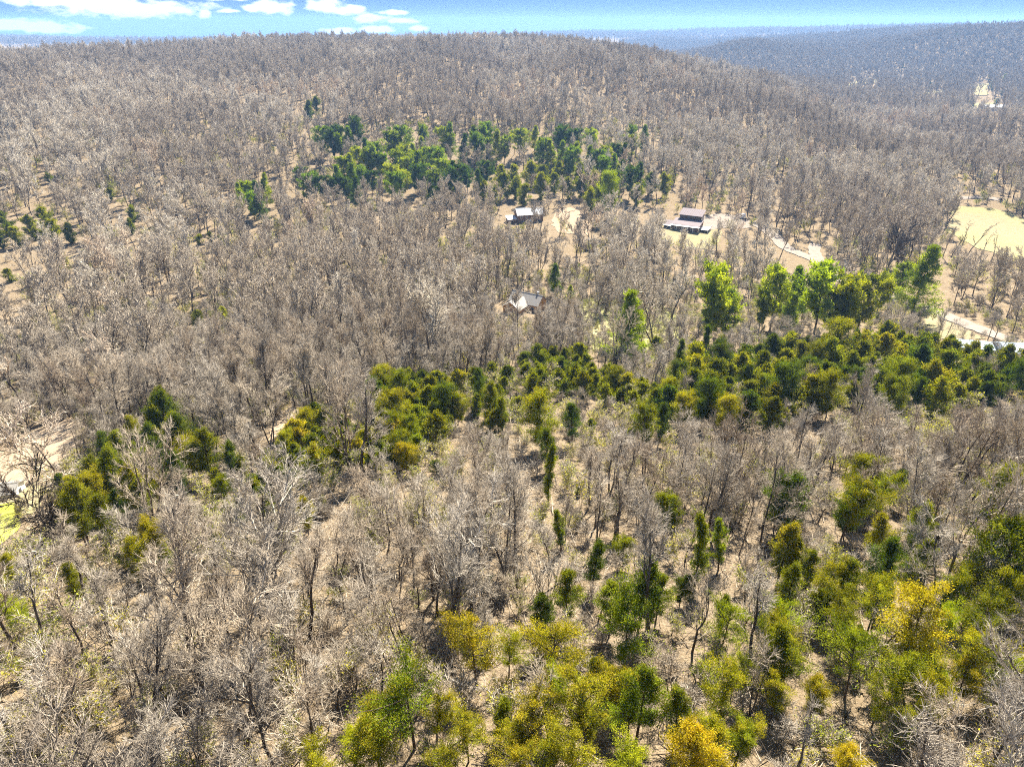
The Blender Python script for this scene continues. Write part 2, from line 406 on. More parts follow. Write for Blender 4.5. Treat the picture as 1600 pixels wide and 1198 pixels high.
def evergreen(seed, H, wid, base=.22, shape='cedar', nb=70, ns=7, nl=14, leaf=.2, droop=.0, irregular=.25):
    """trunk (verts, quads) and foliage (verts, tris, attribute)"""
    g = np.random.default_rng(seed)
    t0 = grow(np.array([[0,0,-.3]]), np.array([[g.normal()*.03, g.normal()*.03, 1.]]), np.array([H*.97]), 8, .02, .02, g)
    r = H*.013+.02
    wood = [tubes(t0, np.array([r]), np.array([.02]), 6)]
    h = base + (1-base)*((np.arange(nb)+g.random(nb))/nb)**.92
    f = h*8; i = np.minimum(f.astype(int), 7); w = (f-i)[:,None]; pos = t0[0,i]*(1-w)+t0[0,i+1]*w
    x = (h-base)/(1-base)
    if shape == 'cone': prof = (1-x)**.8*.95+.07
    elif shape == 'round': prof = np.sqrt(np.clip(1-(x*1.9-.9)**2, 0, 1))*.95+.1
    elif shape == 'column': prof = np.clip(np.minimum(x*4+.45, (1-x)*2.2+.12), 0, 1)*.8
    else: prof = np.clip(np.minimum(x*2.2+.42, (1-x)*1.35+.16), 0, 1)
    th = g.random(nb)*2*math.pi
    lob = 1 + irregular*np.sin(th*2+seed) + irregular*.6*np.sin(th*3+h*9+seed*2)
    L = wid*.5*prof*(1-.3*g.random(nb))*lob; L = np.maximum(L, .25)
    el = (.55-.0*x) if shape != 'pine' else .12
    el = {'cone':.15,'pine':.15,'round':.55,'column':.9}.get(shape, .6) + g.normal(size=nb)*.12 - droop
    d = np.stack([np.cos(th)*np.cos(el), np.sin(th)*np.cos(el), np.sin(el)], 1)
    br = grow(pos, d, L, 3, .08, .03, g)
    wood.append(tubes(br, L*.016+.012, np.full(nb, .01), 3))
    q, dd, Ls, pi, t = sprout(br, L, ns, .28, 1.02, .6, .38, g)
    side = q + dd*Ls[:,None]*.8
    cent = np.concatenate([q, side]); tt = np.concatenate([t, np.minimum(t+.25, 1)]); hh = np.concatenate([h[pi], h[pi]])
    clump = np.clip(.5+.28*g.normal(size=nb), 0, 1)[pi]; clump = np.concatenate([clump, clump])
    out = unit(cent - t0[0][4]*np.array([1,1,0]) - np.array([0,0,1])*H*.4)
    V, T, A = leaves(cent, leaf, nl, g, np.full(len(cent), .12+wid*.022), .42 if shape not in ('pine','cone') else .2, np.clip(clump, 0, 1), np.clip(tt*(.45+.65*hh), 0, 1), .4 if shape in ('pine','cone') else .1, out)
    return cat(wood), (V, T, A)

def tagp(o, label=None, cat=None, group=None, kind=None):
    if label: o['label'] = label
    if cat: o['category'] = cat
    if group: o['group'] = group
    if kind: o['kind'] = kind
    return o
def obj(name, me, parent=None, loc=None):
    o = bpy.data.objects.new(name, me); COL.objects.link(o)
    if parent: o.parent = parent
    if loc is not None: o.location = loc
    return o

print('setup', round(time.time()-T0, 1))
# ------------------------------------------------------------------ the land
def terrain():
    A = np.concatenate([np.linspace(-180, -60, 41)[:-1], np.linspace(-60, 60, 481), np.linspace(60, 180, 41)[1:]])
    L = np.exp(np.linspace(math.log(6), math.log(7500), 420))
    a, r = np.meshgrid(np.radians(A), L, indexing='ij')
    x = r*np.sin(a); y = r*np.cos(a)
    z = height(x.ravel(), y.ravel())
    V = np.stack([x.ravel(), y.ravel(), z], 1)
    na, nl = a.shape
    idx = np.arange(na*nl).reshape(na, nl)
    Q = np.stack([idx[:-1,:-1], idx[:-1,1:], idx[1:,1:], idx[1:,:-1]], -1).reshape(-1,4)[:, ::-1]
    Q = Q.tolist() if False else Q
    V = np.vstack([V, [[0,0,hz(0,6)]]])
    c = len(V)-1
    Tn = np.stack([idx[:-1,0], idx[1:,0], np.full(na-1, c)], 1)
    me = mesh_np('ground', V, Q, Tn, [M_LITTER], smooth=True)
    o = obj('ground', me); tagp(o, 'rolling hills and valley floor covered in tan leaf litter under the bare woods', kind='structure'); return o
terrain()

ZONES = []
def inside(poly, x, y):
    """vectorised point in polygon; poly list of (x,y)"""
    res = np.zeros(len(x), bool); n = len(poly)
    for i in range(n):
        x1, y1 = poly[i]; x2, y2 = poly[(i+1) % n]
        c = ((y1 > y) != (y2 > y)) & (x < (x2-x1)*(y-y1)/((y2-y1) or 1e-9)+x1)
        res ^= c
    return res
def drape(name, pix, m, label, step, lift=.10, jitter=.35, clear=True):
    w = [ground_at(u, v)[:2] for u, v in pix]
    g = random.Random(len(name)+len(pix))
    b = []
    for i in range(len(w)):
        (x1,y1),(x2,y2) = w[i], w[(i+1) % len(w)]
        n = max(1, int(math.hypot(x2-x1, y2-y1)/(step*1.2)))
        for k in range(n):
            t = k/n; b.append((x1+(x2-x1)*t+g.uniform(-1,1)*step*jitter, y1+(y2-y1)*t+g.uniform(-1,1)*step*jitter))
    xs = [p[0] for p in b]; ys = [p[1] for p in b]
    gx, gy = np.meshgrid(np.arange(min(xs), max(xs), step), np.arange(min(ys), max(ys), step))
    gx = gx.ravel()+.01; gy = gy.ravel()+.013; ins = inside(b, gx, gy)
    pts = [Vector(p) for p in b] + [Vector((float(x), float(y))) for x, y in zip(gx[ins], gy[ins])]
    n = len(b)
    vo, eo, fo, *_ = mgeo.delaunay_2d_cdt(pts, [(i, (i+1) % n) for i in range(n)], [], 1, 1e-4)
    V = np.array([(p.x, p.y, 0) for p in vo]); V[:,2] = height(V[:,0], V[:,1]) + lift
    me = mesh_np(name, V, None, np.array([tuple(f) for f in fo]), [m], smooth=True)
    # make every face look up
    o = obj(name, me); tagp(o, label, kind='structure')
    if clear: ZONES.append((w, 1.0))
    return o

drape('field', [(1493,321),(1545,325),(1612,344),(1640,352),(1640,415),(1600,409),(1560,399),(1515,384),(1478,362),(1484,338)], M_STRAW, 'wide pale yellow hay field in the valley behind the dead snags', 4, .15)
drape('clearing', [(868,326),(905,322),(926,330),(930,350),(918,368),(880,366),(862,352)], M_TAN, 'bare tan earth clearing beside the white-roofed house', 3, .12)
drape('yard', [(1022,352),(1034,338),(1060,362),(1095,352),(1122,352),(1128,374),(1105,390),(1064,384),(1030,372)], M_STRAW, 'straw coloured yard below the house with mauve roofs', 3, .12)
drape('gravel_yard', [(1100,338),(1128,334),(1160,338),(1180,350),(1168,358),(1140,356),(1112,360),(1096,356)], M_GRAVEL, 'pale gravel parking area beside the house with mauve roofs', 2.5, .2)
drape('meadow', [(-60,760),(-60,690),(20,690),(60,672),(110,655),(135,665),(128,690),(100,720),(60,745),(20,770)], M_TAN, 'tan sloping meadow above the shed at the edge of the woods', 2.5, .1)
drape('lawn', [(-60,795),(0,790),(18,786),(36,796),(38,815),(20,838),(-10,860),(-60,875)], M_LAWN, 'bright yellow-green lawn below the grey shed', 1.5, .12)
drape('lower_meadow', [(-60,772),(20,770),(60,752),(72,775),(60,800),(34,806),(8,788),(-60,797)], M_STRAW, 'straw coloured grass strip round the grey shed', 1.5, .11)
drape('glade', [(418,690),(432,662),(452,640),(470,634),(470,655),(456,675),(448,700)], M_TAN, 'narrow tan glade beside the cedar thicket', 2, .1)
drape('pine_grass', [(905,470),(960,462),(1035,480),(1075,505),(1060,540),(1000,548),(930,546),(905,520)], M_MOSS, 'yellow-green grass under the tall trees round the conical pine', 3, .1, clear=False)
drape('roadside_grass', [(1440,500),(1462,492),(1500,512),(1545,530),(1480,532),(1436,516)], M_STRAW, 'golden grass bank between the gravel road and the cedars', 2, .12)
drape('far_field', [(1322,131),(1345,124),(1372,123),(1374,130),(1345,134),(1326,140)], M_STRAW, 'distant pale field at the foot of the blue hills', 12, .8)
drape('far_field', [(1385,119),(1415,116),(1420,121),(1392,124)], M_TAN, 'small distant tan field, furthest back in the valley', 12, .8)
drape('far_field', [(1424,122),(1446,119),(1446,128),(1430,130)], M_STRAW, 'distant straw field right of the small tan one', 12, .8)
drape('far_field', [(1440,146),(1474,140),(1476,145),(1444,150)], M_STRAW, 'thin distant field strip in the wooded valley', 12, .8)
drape('far_field', [(1518,134),(1546,130),(1542,150),(1524,150)], M_STRAW, 'pale field patch above the far white-roofed house', 10, .8)
drape('far_field', [(1520,162),(1560,160),(1570,172),(1530,174)], M_STRAW, 'pale grassy lot round the far white-roofed house', 8, .6)

def road(name, pix, width, m, label, lift=.22):
    P = [Vector(ground_at(u, v)[:2]) for u, v in pix]
    # Catmull-Rom
    pts = []
    for i in range(len(P)-1):
        a = P[max(i-1,0)]; b = P[i]; c = P[i+1]; d = P[min(i+2, len(P)-1)]
        n = max(2, int((c-b).length/2))
        for k in range(n):
            t = k/n; pts.append(.5*((2*b)+(c-a)*t+(2*a-5*b+4*c-d)*t*t+(3*b-a-3*c+d)*t**3))
    pts.append(P[-1]); V = []; n = len(pts); K = 5
    g = random.Random(3)
    for i, p in enumerate(pts):
        t = (pts[min(i+1,n-1)]-pts[max(i-1,0)]).normalized(); s = Vector((t.y, -t.x))
        wl = width*(1+.12*g.uniform(-1,1))
        for k in range(K):
            q = p + s*wl*(k/(K-1)-.5); V.append((q.x, q.y, 0))
    V = np.array(V); V[:,2] = height(V[:,0], V[:,1]) + lift
    idx = np.arange(n*K).reshape(n, K)
    Q = np.stack([idx[:-1,:-1], idx[:-1,1:], idx[1:,1:], idx[1:,:-1]], -1).reshape(-1,4)
    o = obj(name, mesh_np(name, V, Q, None, [m], smooth=True)); tagp(o, label, kind='structure')
    ROADS.append((np.array([(p.x, p.y) for p in pts]), width*.5+.8))
ROADS = []
road('gravel_road', [(1160,345),(1185,353),(1208,368),(1226,386),(1252,398),(1278,408),(1298,428),(1350,452),(1420,474),(1470,491),(1520,511),(1560,526),(1610,542),(1680,560)], 5.4, M_GRAVEL, 'pale gravel road winding down the valley from the house to the metal roofs')
road('farm_track', [(1478,311),(1500,310),(1530,309),(1560,312)], 4.5, M_GRAVEL, 'short pale track glimpsed behind the hay field', .25)
road('farm_track', [(1274,382),(1272,392),(1278,408)], 4.5, M_GRAVEL, 'short pale spur joining the gravel road between bare trees', .26)
# extra spots kept open (houses) : (u, v, radius m)
OPEN = []

def blocked(x, y, pad=0.0):
    b = np.zeros(len(x), bool)
    for w, _ in ZONES: b |= inside(w, x, y)
    for p, w in ROADS:
        for q in p[::2]: b |= (x-q[0])**2 + (y-q[1])**2 < (w+pad)**2
    for (cx, cy, r) in OPEN: b |= (x-cx)**2 + (y-cy)**2 < r*r
    return b
print('terrain', round(time.time()-T0, 1))

# ------------------------------------------------------------------ buildings
M_WHITE_ROOF = plain('white_metal_roof', (.55,.55,.54), .8, 0, .8, .12)
M_MAUVE = plain('mauve_metal_roof', (.15,.115,.115), .9, 0, .7, .15)
M_GREYROOF = plain('grey_shingle_roof', (.27,.25,.22), .9, 0, 3, .3)
M_BLUEROOF = plain('pale_blue_metal_roof', (.42,.49,.55), .8, 0, .6, .12)
M_BROWNW = plain('brown_timber_wall', (.17,.105,.065), .85, 0, 4, .35)
M_TANW = plain('tan_timber_wall', (.40,.24,.11), .85, 0, 4, .3)
M_WHITEW = plain('white_painted_wall', (.78,.77,.74), .6, 0, 2, .1)
M_GLASS = plain('dark_window_glass', (.03,.035,.05), .1)
M_TRIM = plain('white_trim', (.82,.81,.78), .5)
M_CONC = plain('grey_concrete', (.42,.40,.37), .9)
M_RUST = plain('rusty_door', (.30,.13,.06), .8)
M_RUBBER = plain('tyre_rubber', (.03,.03,.03), .9)

class MB:
    def __init__(s): s.v = []; s.f = []
    def box(s, x0, x1, y0, y1, z0, z1):
        b = len(s.v); s.v += [(x0,y0,z0),(x1,y0,z0),(x1,y1,z0),(x0,y1,z0),(x0,y0,z1),(x1,y0,z1),(x1,y1,z1),(x0,y1,z1)]
        s.f += [tuple(b+i for i in q) for q in ((0,3,2,1),(4,5,6,7),(0,1,5,4),(1,2,6,5),(2,3,7,6),(3,0,4,7))]; return s
    def prism(s, poly, a0, a1, axis='x'):
        """poly in the plane across the axis, extruded a0..a1"""
        b = len(s.v); n = len(poly)
        for a in (a0, a1):
            for (p, z) in poly: s.v.append((a, p, z) if axis == 'x' else (p, a, z))
        s.f.append(tuple(b+i for i in range(n))[::-1]); s.f.append(tuple(b+n+i for i in range(n)))
        for i in range(n): j = (i+1) % n; s.f.append((b+i, b+j, b+n+j, b+n+i))
        return s
    def build(s, name, m, parent=None):
        me = bpy.data.meshes.new(name); me.from_pydata(s.v, [], s.f); me.materials.append(m)
        import bmesh
        bm = bmesh.new(); bm.from_mesh(me); bmesh.ops.recalc_face_normals(bm, faces=bm.faces); bm.to_mesh(me); bm.free()
        return obj(name, me, parent)
def gable_roof(par, L, D, eave, ridge, m, over=.5, thick=.16, ribs=True, cx=0, cy=0, along='x', name='roof'):
    """ridge along the given axis; a slab each side with standing ribs joined to it, and a ridge cap"""
    k = (ridge-eave)/(D/2); r = MB()
    for s in (-1, 1):
        y0 = s*(D/2+over); z0 = eave-over*k
        r.prism([(cy+y0 if along == 'x' else cx+y0, z0), (cy if along == 'x' else cx, ridge), (cy if along == 'x' else cx, ridge+thick), (cy+y0 if along == 'x' else cx+y0, z0+thick)],
                (cx if along == 'x' else cy)-L/2-over, (cx if along == 'x' else cy)+L/2+over, along)
        if ribs:
            n = int(L/1.2)
            for i in range(n+1):
                a = (cx if along == 'x' else cy)-L/2-over+.1+i*(L+2*over-.2)/n
                c = cy if along == 'x' else cx
                r.prism([(c+y0*.995, z0+thick+.004), (c+s*.03, ridge+thick-.005), (c+s*.03, ridge+thick+.07), (c+y0*.995, z0+thick+.07)], a-.04, a+.04, along)
    o = r.build(name, m, par)
    c = MB(); cc = cy if along == 'x' else cx; a0 = (cx if along == 'x' else cy)
    c.prism([(cc-.22, ridge+thick-.06), (cc, ridge+thick+.1), (cc+.22, ridge+thick-.06), (cc, ridge+thick-.12)], a0-L/2-over-.02, a0+L/2+over+.02, along)
    c.build('ridge_cap', m, o); return o
def window(par, x, y, z, w, h, face, frame=M_TRIM):
    """face: '-y' '+y' '-x' '+x'"""
    f = MB(); p = MB(); t = .09
    s = 1 if face[0] == '+' else -1
    def bx(mb, a0, a1, z0, z1, d0, d1):
        if face[1] == 'y': mb.box(a0, a1, min(y+s*d0, y+s*d1), max(y+s*d0, y+s*d1), z0, z1)
        else: mb.box(min(x+s*d0, x+s*d1), max(x+s*d0, x+s*d1), a0, a1, z0, z1)
    c = x if face[1] == 'y' else y
    bx(f, c-w/2-t, c-w/2, z-t, z+h+t, .0, .07); bx(f, c+w/2, c+w/2+t, z-t, z+h+t, .0, .07)
    bx(f, c-w/2, c+w/2, z+h, z+h+t, .0, .07); bx(f, c-w/2, c+w/2, z-t, z, .0, .07)
    o = f.build('window', frame, par); bx(p, c-w/2, c+w/2, z, z+h, .003, .03); p.build('pane', M_GLASS, o); return o
def root(name, u, v, rz, label, cat, openr=8, dz=0.0, group=None, scl=.76):
    x, y, z = ground_at(u, v); e = bpy.data.objects.new(name, None); COL.objects.link(e)
    e.location = (x, y, z+dz); e.rotation_euler = (0, 0, R(rz)); tagp(e, label, cat, group)
    OPEN.append((x, y, openr)); e.scale = (scl,)*3; return e

# white-roofed house
h = root('house', 826, 345, 14, 'brown two-storey house with white metal roof and a low side wing', 'house', 11)
w = MB(); w.prism([(-4,-1),(4,-1),(4,4.6),(0,7.4),(-4,4.6)], -7.6, 7.6); w.build('wall', M_BROWNW, h)
gable_roof(h, 15.2, 8, 4.62, 7.42, M_WHITE_ROOF)
for x in (-5.4,-2.2,2.6,5.4): window(h, x, -4, 2.6, 1.1, 1.2, '-y')
for x in (-5.0,5.0): window(h, x, -4, .4, 1.3, 1.2, '-y')
d = MB(); d.box(-.55,.55,-4.08,-4.003,-.6,2.1); dd_ = d.build('door', M_TRIM, h); k = MB(); k.box(.35,.42,-4.16,-4.08,.7,.8); k.build('handle', M_GLASS, dd_)
w = MB(); w.prism([(-3.2,-1),(2.4,-1),(2.4,2.9),(-3.2,2.2)], -13.0, -7.64); w.build('wing_wall', M_BROWNW, h)
w = MB(); w.prism([(-3.9,2.14),(2.9,3.0),(2.9,3.18),(-3.9,2.32)], -13.5, -7.9); w.build('wing_roof', M_WHITE_ROOF, h)
window(h, -10.4, -3.2, .5, 1.2, 1.0, '-y')
c = MB(); c.box(3.2,4.0,.6,1.4,5.5,8.4); c.build('chimney', M_CONC, h)

# mauve-roofed house
h = root('house', 1076, 356, -28, 'large house with mauve metal roofs, glazed upper storey and white-edged front terrace', 'house', 15)
w = MB(); w.box(-6,6,1.5,8,-1,6.9); w.build('wall', M_BROWNW, h)
w = MB(); w.prism([(.6,6.55),(9.0,8.6),(9.0,8.8),(.6,6.75)], -6.7, 6.7); o = w.build('upper_roof', M_MAUVE, h)
for i in range(12):
    q = MB(); a = -6.5+i*13/11; q.prism([(.62,6.757),(8.98,8.806),(8.98,8.87),(.62,6.82)], a-.035, a+.035); q.build('roof_seam', M_MAUVE, o)
for i in range(6): window(h, -5+i*2, 1.5, 5.0, 1.55, 1.1, '-y', M_BROWNW)
w = MB(); w.box(-7.5,7,-6.5,1.46,-1,2.9); w.build('lower_wall', M_BROWNW, h)
w = MB(); w.prism([(-7.4,2.92),(1.46,4.5),(1.46,4.68),(-7.4,3.1)], -8.2, 7.6); w.build('lower_roof', M_MAUVE, h)
w = MB(); w.prism([(-8.5,2.45),(-7.5,2.72),(-7.5,2.92),(-8.5,2.65)], -8.25, 7.65); w.build('porch_roof', M_TRIM, h)
for i in range(6):
    w = MB(); w.box(-8+i*3.06,-7.8+i*3.06,-8.4,-8.2,-1.5,2.5); w.build('porch_post', M_TRIM, h)
w = MB(); w.box(-12.6,-8.3,-6.2,1.0,-1,2.2); w.build('side_wing', M_BROWNW, h)
w = MB(); w.prism([(-7.2,2.25),(-2.2,3.6),(1.8,2.5),(1.8,2.64),(-2.2,3.76),(-7.2,2.41)], -13.1, -8.28); w.build('wing_roof', M_MAUVE, h)
w = MB(); w.prism([(-8.2,1.85),(-7.25,2.1),(-7.25,2.3),(-8.2,2.05)], -13.15, -8.28); w.build('wing_porch_roof', M_TRIM, h)
for x in (-5.5,-2.5,.5,3.5): window(h, x, -6.5, .3, 1.7, 1.9, '-y')
for x in (-11.4,-9.6): window(h, x, -6.2, .3, 1.5, 1.2, '-y')
for i in range(2): window(h, 6, 3.2+i*2.8, 4.0, 1.4, 1.4, '+x')
w = MB(); w.box(7.05,12.0,-5,3,.9,1.1)
for px_, py_ in ((7.3,-4.8),(11.8,-4.8),(11.8,2.8),(7.3,2.8),(11.8,-1)): w.box(px_-.1,px_+.1,py_-.1,py_+.1,-1.5,.9)
w.build('deck', M_CONC, h)
w = MB(); w.box(11.9,12,-5,3,1.9,2.0); w.box(7.05,12,-5.0,-4.9,1.9,2.0)
for i in range(7): w.box(11.91,11.99,-4.9+i*1.3,-4.82+i*1.3,1.1,1.9)
w.build('deck_railing', M_TRIM, h)

# cabin with its gable towards the camera
h = root('cabin', 812, 484, -32, 'small L-shaped cabin with pale grey gabled roof and tan gable wall', 'cabin', 9)
w = MB(); w.prism([(-3.6,-1),(3.6,-1),(3.6,2.9),(0,5.2),(-3.6,2.9)], -6, -.0, 'y'); w.build('gable_wall', M_TANW, h)
gable_roof(h, 7.4, 7.2, 2.92, 5.22, M_GREYROOF, .55, .16, False, cx=0, cy=-2.5, along='y', name='front_roof')
w = MB(); w.prism([(.03,-1),(6.8,-1),(6.8,3.3),(3.4,5.9),(.03,3.3)], -4.4, 7.6); w.build('wall', M_TANW, h)
gable_roof(h, 12, 6.8, 3.32, 5.92, M_GREYROOF, .55, .16, False, cx=1.6, cy=3.4)
for s in (-1, 1):
    f = MB(); f.prism([(s*4.15,2.5),(0,5.16),(0,5.42),(s*4.15,2.76)], -6.86, -6.76, 'y'); f.build('bargeboard', M_TRIM, h)
for x in (-1.8,1.8): window(h, x, -6, .5, 1.2, 1.3, '-y')
window(h, 5.6, .03, .9, 1.1, 1.1, '-y')
d = MB(); d.box(-.5,.5,-6.07,-6.003,-.7,1.9); d.build('door', M_RUST, h)
c = MB(); c.box(5.2,5.9,3.8,4.5,4.0,7.0); c.build('chimney', M_CONC, h)

# metal-roofed sheds by the road
h = root('metal_shed', 1517, 551, -14, 'long pale metal-roofed shed half hidden behind the cedars beside the gravel road', 'shed', 7, scl=.82)
w = MB(); w.prism([(-2.8,-1),(2.8,-1),(2.8,2.5),(0,3.4),(-2.8,2.5)], -4.6, 4.6); w.build('wall', M_WHITEW, h); gable_roof(h, 9.2, 5.6, 2.52, 3.42, M_BLUEROOF, .3)
d = MB(); d.box(-1.4,1.4,-2.87,-2.803,-.8,2.1); d.build('door', M_CONC, h)
window(h, 3, -2.8, .8, .9, .8, '-y'); window(h, -3, -2.8, .8, .9, .8, '-y')
h = root('metal_shed', 1590, 558, -4, 'wide pale blue metal-roofed shed at the very end of the gravel road', 'shed', 7, scl=.82)
w = MB(); w.prism([(-3.4,-1),(3.4,-1),(3.4,2.7),(0,3.9),(-3.4,2.7)], -5.4, 5.4); w.build('wall', M_WHITEW, h); gable_roof(h, 10.8, 6.8, 2.72, 3.92, M_BLUEROOF, .35)
d = MB(); d.box(-1.6,1.6,-3.47,-3.403,-.8,2.3); d.build('door', M_CONC, h)
window(h, 3.6, -3.4, .9, .9, .8, '-y')
# grey shed on the left meadow
h = root('shed', 6, 776, 12, 'low grey-roofed shed with white end wall above the bright lawn', 'shed', 6)
w = MB(); w.prism([(-2.2,-1),(2.2,-1),(2.2,1.9),(0,2.9),(-2.2,1.9)], -6, 3.2); w.build('wall', M_WHITEW, h); gable_roof(h, 9.2, 4.4, 1.92, 2.92, M_GREYROOF, .35, .12, True, cx=-1.4)
d = MB(); d.box(3.203,3.25,-.5,.5,-.6,1.5); d.build('door', M_GLASS, h)
window(h, -.5, -2.2, .5, .9, .7, '-y'); window(h, -3.5, -2.2, .5, .9, .7, '-y')
# trailer
h = root('trailer', 1157, 342, 20, 'small white box trailer parked on the gravel above the winding road', 'trailer', 3, .2)
w = MB(); w.prism([(-1.1,.6),(1.1,.6),(1.1,2.5),(.9,2.7),(-.9,2.7),(-1.1,2.5)], -2.6, 2.6); w.build('body', M_WHITEW, h)
for s in (-1, 1):
    V, Q = tubes(np.array([[[.2, s*1.0-.1, .33],[.2, s*1.0+.1, .33]]]), np.array([.33]), np.array([.33]), 14); wv = MB(); wv.v = [tuple(map(float, a)) for a in V]; wv.f = [tuple(int(i) for i in q) for q in Q] + [tuple(range(14))[::-1], tuple(range(14,28))]
    wv.build('wheel', M_RUBBER, h)
w = MB(); w.box(2.6,3.8,-.06,.06,.55,.65); w.build('drawbar', M_CONC, h); window(h, -.5, -1.1, 1.5, .8, .5, '-y')
# far houses
def far_house(u, v, rz, L, D, e, rg, roof, wall, label, openr):
    h = root('house', u, v, rz, label, 'house', openr, scl=1.0)
    w = MB(); w.prism([(-D/2,-2),(D/2,-2),(D/2,e),(0,rg),(-D/2,e)], -L/2, L/2); w.build('wall', wall, h)
    gable_roof(h, L, D, e+.02, rg+.02, roof, .6, .25, False)
    for i in range(3): window(h, -L/3+i*L/3, -D/2, e*.35, L*.12, e*.35, '-y', M_TRIM)
    return h
far_house(1552, 172, 4, 24, 11, 3.2, 5.2, M_WHITE_ROOF, M_WHITEW, 'far low house with long white roof in the valley trees', 26)
far_house(1243, 53, 8, 34, 14, 7, 12, M_WHITE_ROOF, M_WHITEW, 'tiny white house high on the blue ridge, left of the other hilltop one', 40)
far_house(1414, 50, -10, 46, 16, 7, 12, M_WHITE_ROOF, M_WHITEW, 'tiny pale house near the top of the far hill on the right', 50)
far_house(1316, 61, 5, 30, 13, 6, 10, M_GREYROOF, M_TANW, 'tiny tan house in the fold of the far blue hill', 40)

# water tower on the skyline
x, y, z = ground_at(921, 54); sc = math.hypot(x, y)/5200
e = bpy.data.objects.new('water_tower', None); COL.objects.link(e); e.location = (x, y, z); tagp(e, 'tiny water tower standing above the far blue ridge', 'water tower')
g_ = [tubes(np.array([[[0,0,38],[0,0,40],[0,0,44],[0,0,50],[0,0,54],[0,0,55.5]]]), np.array([1.]), np.array([1.]), 16)]
V = g_[0][0].reshape(6,16,3); rad = [4,8,10.5,10.5,6,1]
for i in range(6): V[i,:,:2] *= rad[i]
t_ = MB(); t_.v = [tuple(map(float, a)) for a in V.reshape(-1,3)]; t_.f = [tuple(int(i) for i in q) for q in g_[0][1]] + [tuple(range(16))[::-1], tuple(range(80,96))]; t_.build('tank', M_CONC, e)
for i in range(6):
    a = i*math.pi/3; V, Q = tubes(np.array([[[10*math.cos(a),10*math.sin(a),-3],[8*math.cos(a),8*math.sin(a),44]]]), np.array([.7]), np.array([.6]), 6)
    q = MB(); q.v = [tuple(map(float, b)) for b in V]; q.f = [tuple(int(i) for i in c) for c in Q]; q.build('leg', M_CONC, e)
q = MB(); q.box(-1.2,1.2,-1.2,1.2,-3,38.5); q.build('riser', M_CONC, e)
print('buildings', round(time.time()-T0, 1))

# ------------------------------------------------------------------ tree meshes
def wood_mesh(name, vq, m): return mesh_np(name, vq[0], vq[1], None, [m])
BARE = []      # (trunk mesh, crown mesh, height, crown radius, wording)
specs = [
 dict(H=14, spread=.36, fork=.30, limbs=13, ang=.78, up=.13, n2=8, n3=6, n4=5, words='broad dome-crowned'),
 dict(H=15, spread=.27, fork=.42, limbs=12, ang=.55, up=.16, n2=7, n3=6, n4=5, words='tall narrow-crowned'),
 dict(H=13, spread=.38, fork=.22, limbs=12, ang=.85, up=.10, n2=7, n3=6, n4=5, stems=2, words='twin-stemmed wide'),
 dict(H=15, spread=.30, fork=.45, limbs=11, ang=.62, up=.18, n2=8, n3=6, n4=5, lean=.14, words='leaning fan-topped'),
 dict(H=12, spread=.38, fork=.28, limbs=12, ang=.95, up=.08, n2=7, n3=6, n4=5, bend=.13, words='low crooked'),
 dict(H=16, spread=.25, fork=.5, limbs=11, ang=.6, up=.14, n2=7, n3=6, n4=5, words='high-topped straight'),
 dict(H=14, spread=.36, fork=.18, limbs=15, ang=.6, up=.22, n2=6, n3=6, n4=5, stems=3, words='three-stemmed vase-shaped'),
 dict(H=13.5, spread=.32, fork=.34, limbs=10, ang=.8, up=.12, n2=8, n3=6, n4=5, bend=.10, words='open thin-twigged'),
]
for i, s in enumerate(specs):
    wd = s.pop('words'); t, c = bare_tree(100+i, **s, tw=(.042,.022,.013,.005))
    BARE.append((wood_mesh('bare_trunk', t, M_BARK), wood_mesh('bare_crown', c, M_TWIGNEAR), s['H'], wd, (t, c)))
SAP = []
sspecs = [
 dict(H=8.5, spread=.28, fork=.4, limbs=9, ang=.55, up=.14, n2=5, n3=4, n4=3, words='slim upright'),
 dict(H=7.5, spread=.40, fork=.35, limbs=8, ang=.8, up=.08, n2=5, n3=4, n4=3, bend=.14, lean=.16, words='crooked leaning'),
 dict(H=5.5, spread=.50, fork=.12, limbs=12, ang=.6, up=.14, n2=4, n3=4, n4=3, stems=4, words='bushy many-stemmed'),
 dict(H=10, spread=.2, fork=.5, limbs=8, ang=.5, up=.14, n2=4, n3=4, n4=3, words='tall whip-like'),
 dict(H=7.5, spread=.42, fork=.35, limbs=8, ang=.7, up=.12, n2=5, n3=5, n4=3, stems=2, words='forked'),
]
for i, s in enumerate(sspecs):
    wd = s.pop('words'); t, c = bare_tree(200+i, **s, tw=(.028,.019,.013,.006))
    SAP.append((wood_mesh('sapling_stem', t, M_BARK), wood_mesh('sapling_crown', c, M_TWIGNEAR), s['H'], wd, (t, c)))
def joined(vt, vc, name, m0=M_BARK, m1=M_TWIG, extra=None):
    V, Q = cat([vt, vc]); return mesh_np(name, V, Q, None, [m0, m1], np.concatenate([np.zeros(len(vt[1])), np.ones(len(vc[1]))]))
def lib(name, meshes):
    c = bpy.data.collections.new(name)
    for i, me in enumerate(meshes):
        o = bpy.data.objects.new(f'{name}_{i:02d}', me); c.objects.link(o)
    return c
LIB_NEAR = lib('near_bare', [joined(*b[4], 'bare_tree_whole', M_BARK, M_TWIGNEAR) for b in BARE])
LIB_SAP = lib('near_sapling', [joined(*b[4], 'sapling_whole', M_BARK, M_TWIGNEAR) for b in SAP])
mids = []
